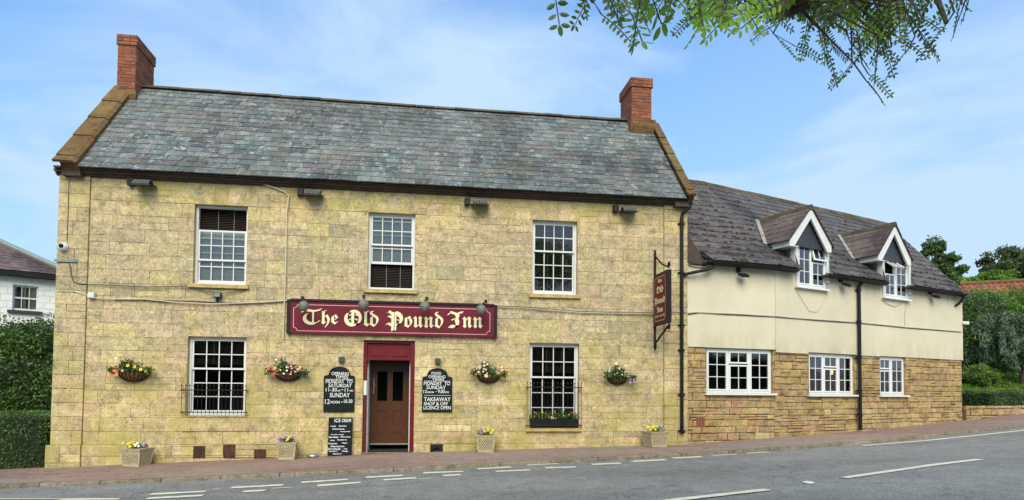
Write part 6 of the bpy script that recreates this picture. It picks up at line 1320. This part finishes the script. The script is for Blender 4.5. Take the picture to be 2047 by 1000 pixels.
# robinia overhanging the road, its trunk beside the photographer
def robinia():
    base = Vector((5.6, -14.2, hp(5.6)-.3)); t = thing('robinia_tree', 'overhanging robinia with feathery leaves hanging into the top right sky', 'tree', tuple(base)); m = MB()
    top = Vector((5.0, -13.6, 5.6)); m.tube([base, base+Vector((.1, .1, 1.6)), Vector((5.2, -13.9, 3.6)), top], [.24, .2, .15, .1], 10); limbs = []
    def limb(a, b, r0_, r1_, sag=.0):
        pts = [a.lerp(b, i/6)+Vector((random.uniform(-.04, .04), random.uniform(-.04, .04), math.sin(i/6*math.pi)*sag)) for i in range(7)]; m.tube(pts, [r0_+(r1_-r0_)*i/6 for i in range(7)], 7); limbs.append(pts); return pts
    C = []; fr_ = []      # leaflets: centre, direction, normal
    def pinnate(s, d, ln, nl, ls, rv, tw=None):
        d = d.normalized(); side = d.cross(Vector((random.uniform(-.5, .5), random.uniform(-1, 1), random.uniform(-.3, .3)))).normalized() if tw is None else tw; nrm = d.cross(side).normalized(); P_ = []
        for k in range(nl+1):
            f = k/nl; p = s+d*ln*f+Vector((0, 0, -ln*.22*f*f)); P_.append(p)
            if k > 0:
                for sg in (-1, 1):
                    dr = (side*sg+d*.28+Vector((random.uniform(-.15, .15), random.uniform(-.15, .15), random.uniform(-.25, .05)))).normalized(); fr_.append((p+dr*ls*.55, dr, (nrm+Vector([random.uniform(-.45, .45) for _ in range(3)])).normalized(), ls*(1-.25*abs(f-.5)), rv))
        fr_.append((P_[-1]+d*ls*.5, (d+Vector((0, 0, -.3))).normalized(), nrm, ls, rv)); m.tube(P_, .0016, 3, 0, .2, False)
    def att(px_, py_, dist): return at2(px_, py_, dist)
    # hanging sprays seen in the photo: attach point, tip point (pixels), distance, leaflet size, tone (lit sprays painted brighter)
    sp_ = [((1150, -70), (1118, 30), 1.7, .034, .45), ((1165, -60), (1150, 45), 1.9, .024, .2), ((1190, -60), (1172, 32), 2.1, .018, .1), ((1250, -40), (1235, 40), 1.5, .028, .2), ((1265, -60), (1266, 76), 1.35, .032, .25), ((1280, -50), (1284, 70), 1.5, .032, .3), ((1245, -20), (1262, 80), 1.8, .024, .15), ((1300, -60), (1292, 40), 1.7, .030, .2), ((1325, -60), (1322, 42), 1.45, .044, .3), ((1345, -60), (1335, 20), 1.9, .024, .2),
           ((1375, -30), (1350, 66), 2.2, .022, .2), ((1430, -10), (1378, 78), 1.8, .030, .85), ((1440, 0), (1412, 76), 1.9, .028, .7), ((1450, -20), (1405, 45), 1.8, .030, .8), ((1500, -10), (1445, 40), 1.9, .030, .8), ((1520, 5), (1480, 50), 1.9, .028, .85), ((1510, 20), (1505, 78), 2.1, .022, .7), ((1540, 10), (1515, 62), 2.0, .026, .8), ((1470, -40), (1460, 60), 2.2, .024, .5)]
    random.seed(23)
    for i in range(26): x = random.uniform(1380, 1560); sp_.append(((x+random.uniform(-10, 40), -random.uniform(20, 60)), (x, random.uniform(5, 45)), random.uniform(1.8, 2.4), .028, random.choice([.6, .75, .9, .4])))
    for i in range(22): x = random.uniform(1225, 1400); sp_.append(((x+random.uniform(-10, 30), -random.uniform(30, 60)), (x, random.uniform(-10, 26)), random.uniform(1.8, 2.4), .026, random.choice([.1, .2, .35])))
    for x, y in ((1592, 120), (1602, 118), (1634, 118), (1648, 123), (1660, 175), (1672, 165), (1690, 150), (1580, 60), (1610, 70), (1640, 80), (1665, 95), (1700, 110), (1715, 120), (1735, 135), (1748, 165), (1765, 205), (1778, 190), (1770, 160), (1785, 150), (1745, 120), (1720, 95), (1760, 110), (1790, 120), (1800, 70), (1828, 40), (1838, 118), (1850, 112), (1862, 95), (1875, 118), (1880, 60), (1905, 75), (1908, 55), (1925, 30), (1936, 12), (1890, 30), (1810, 100), (1690, 120), (1655, 130)):
        sp_.append(((x+random.uniform(-14, 18), y-random.uniform(60, 95)), (x, y), random.uniform(2.3, 3.0), .022, random.choice([.1, .25, .4, .55])))
    for i in range(150):
        x = random.triangular(1480, 1880, 1640); lim = 42+70*max(0, 1-abs(x-1745)/90)+20*max(0, 1-abs(x-1640)/60); y = random.uniform(-20, lim); sp_.append(((x+random.uniform(-35, 35), y-random.uniform(50, 100)), (x, y), random.uniform(2.3, 3.3), .025, random.choice([.1, .2, .3, .45, .65])))
    hubs = [att(1180, -120, 1.9), att(1290, -110, 1.8), att(1430, -90, 2.1), att(1540, -40, 2.2), att(1620, -60, 2.7), att(1700, -20, 2.8), att(1790, -40, 2.8), att(1880, -60, 2.8)]
    for (a, b, ds, ls, rv) in sp_:
        b = (b[0], b[1]-(12 if b[1] > 30 else 4)); ls = ls*.82
        A_, B_ = att(*a, ds), att(*b, ds+random.uniform(-.12, .12)); ln = (B_-A_).length; nl = max(4, min(8, int(ln/(ls*.62)))); A_ = A_+Vector((random.uniform(-.16, .16), random.uniform(-.12, .12), 0))*(ds/2.5); start = B_-(B_-A_).normalized()*min(ln, ls*.62*nl)
        pinnate(start, B_-start, (B_-start).length, nl, ls, rv)
        hb = min(hubs, key=lambda h: (h-start).length); m.tube([start, start.lerp(A_, .6)+Vector((0, 0, .02)), hb], [.002, .003, .005], 4)
    j0 = att(1640, -180, 3.0); limb(top, j0, .05, .018, .1); limb(Vector((5.2, -13.9, 3.6)), att(1760, -260, 3.4), .09, .04, .1)
    limb(att(1620, -5, 2.3), att(1575, 18, 2.2), .018, .016); limb(j0, att(1740, 80, 2.8), .014, .004); limb(j0, att(1290, -110, 1.8), .04, .015, .05); limb(att(1290, -110, 1.8), att(1180, -120, 1.9), .015, .008)
    limb(att(1760, -260, 3.4), att(1895, 38, 2.8), .03, .007); limb(att(1760, -260, 3.4), att(1790, -40, 2.8), .03, .01)
    for h in hubs: limb(j0 if h.x < 3 else att(1760, -260, 3.4), h, .02, .008, .03)
    m.tube([att(1655, -60, 2.3), att(1600, 8, 2.25), att(1575, 20, 2.25), att(1540, 42, 2.2)], [.018, .012, .009, .004], 7)
    m.build('branches', MT['bark'], t)
    # leaflet mesh: 6-sided folded ovals
    n = len(fr_); V_ = []; F_ = []; rv_ = []
    for i, (p, d, nn, l, r_) in enumerate(fr_):
        s = d.cross(nn).normalized(); nn = s.cross(d).normalized(); w_ = l*.21; b = len(V_)
        V_ += [p-d*l*.5, p-d*l*.2+s*w_+nn*l*.05, p+d*l*.2+s*w_*.95+nn*l*.05, p+d*l*.5, p+d*l*.2-s*w_*.95+nn*l*.05, p-d*l*.2-s*w_+nn*l*.05]; F_ += [(b, b+1, b+2, b+3), (b, b+3, b+4, b+5)]; q_ = min(1, max(0, r_+random.uniform(-.12, .12))); rv_ += [q_, q_]
    lm_ = MB(); lm_.v = [tuple(x) for x in V_]; lm_.f = F_; lm_.m = [0]*len(F_); lm_.r = rv_; lm_.build('leaves', MT['leaf_rob'], t)
    # the rest of the crown, overhead and out of the picture
    out = multi((4.4, -13.6, 6.4), (3.4, 3.2, 2.2), 16000, 34, .26); out = out[out[:, 2] > ZC+.80*np.maximum(out[:, 1]+DIST+.3, .3)+1.2]
    leafmesh('crown', out, .11, MT['leaf_rob'], t, rv=rng.uniform(.05, .6, len(out)), org=tuple(base))
robinia()
random.seed(5)
# unseen hedge and trees added behind the camera to darken the window reflections
hedge('reflection_hedge', 'tall dark hedge added out of view behind the camera to darken window reflections', Fr((40, -21), (-40, -21)), 0, 80, -1.6, 0, -1.2, 3.6, 14000, .30, MT['leaf_dark'], jit=.12)
for i, (x, y, s) in enumerate(((-10, -24, 1.0), (-3, -25.5, .85), (9, -24.5, 1.1), (17, -26, .9))):
    tree(('broad dark tree', 'rounded dark tree', 'tall dark tree', 'low dark tree')[i]+' added out of view behind the hedge for darker window reflections', (x, y, -.5), 8, [((x, y, 4.2*s), (3.0*s, 2.6*s, 2.3*s)), ((x+1.2, y, 5.4*s), (1.8*s, 1.7*s, 1.4*s))], 5000, 14, .32, MT['leaf_dark'], .36, .3)
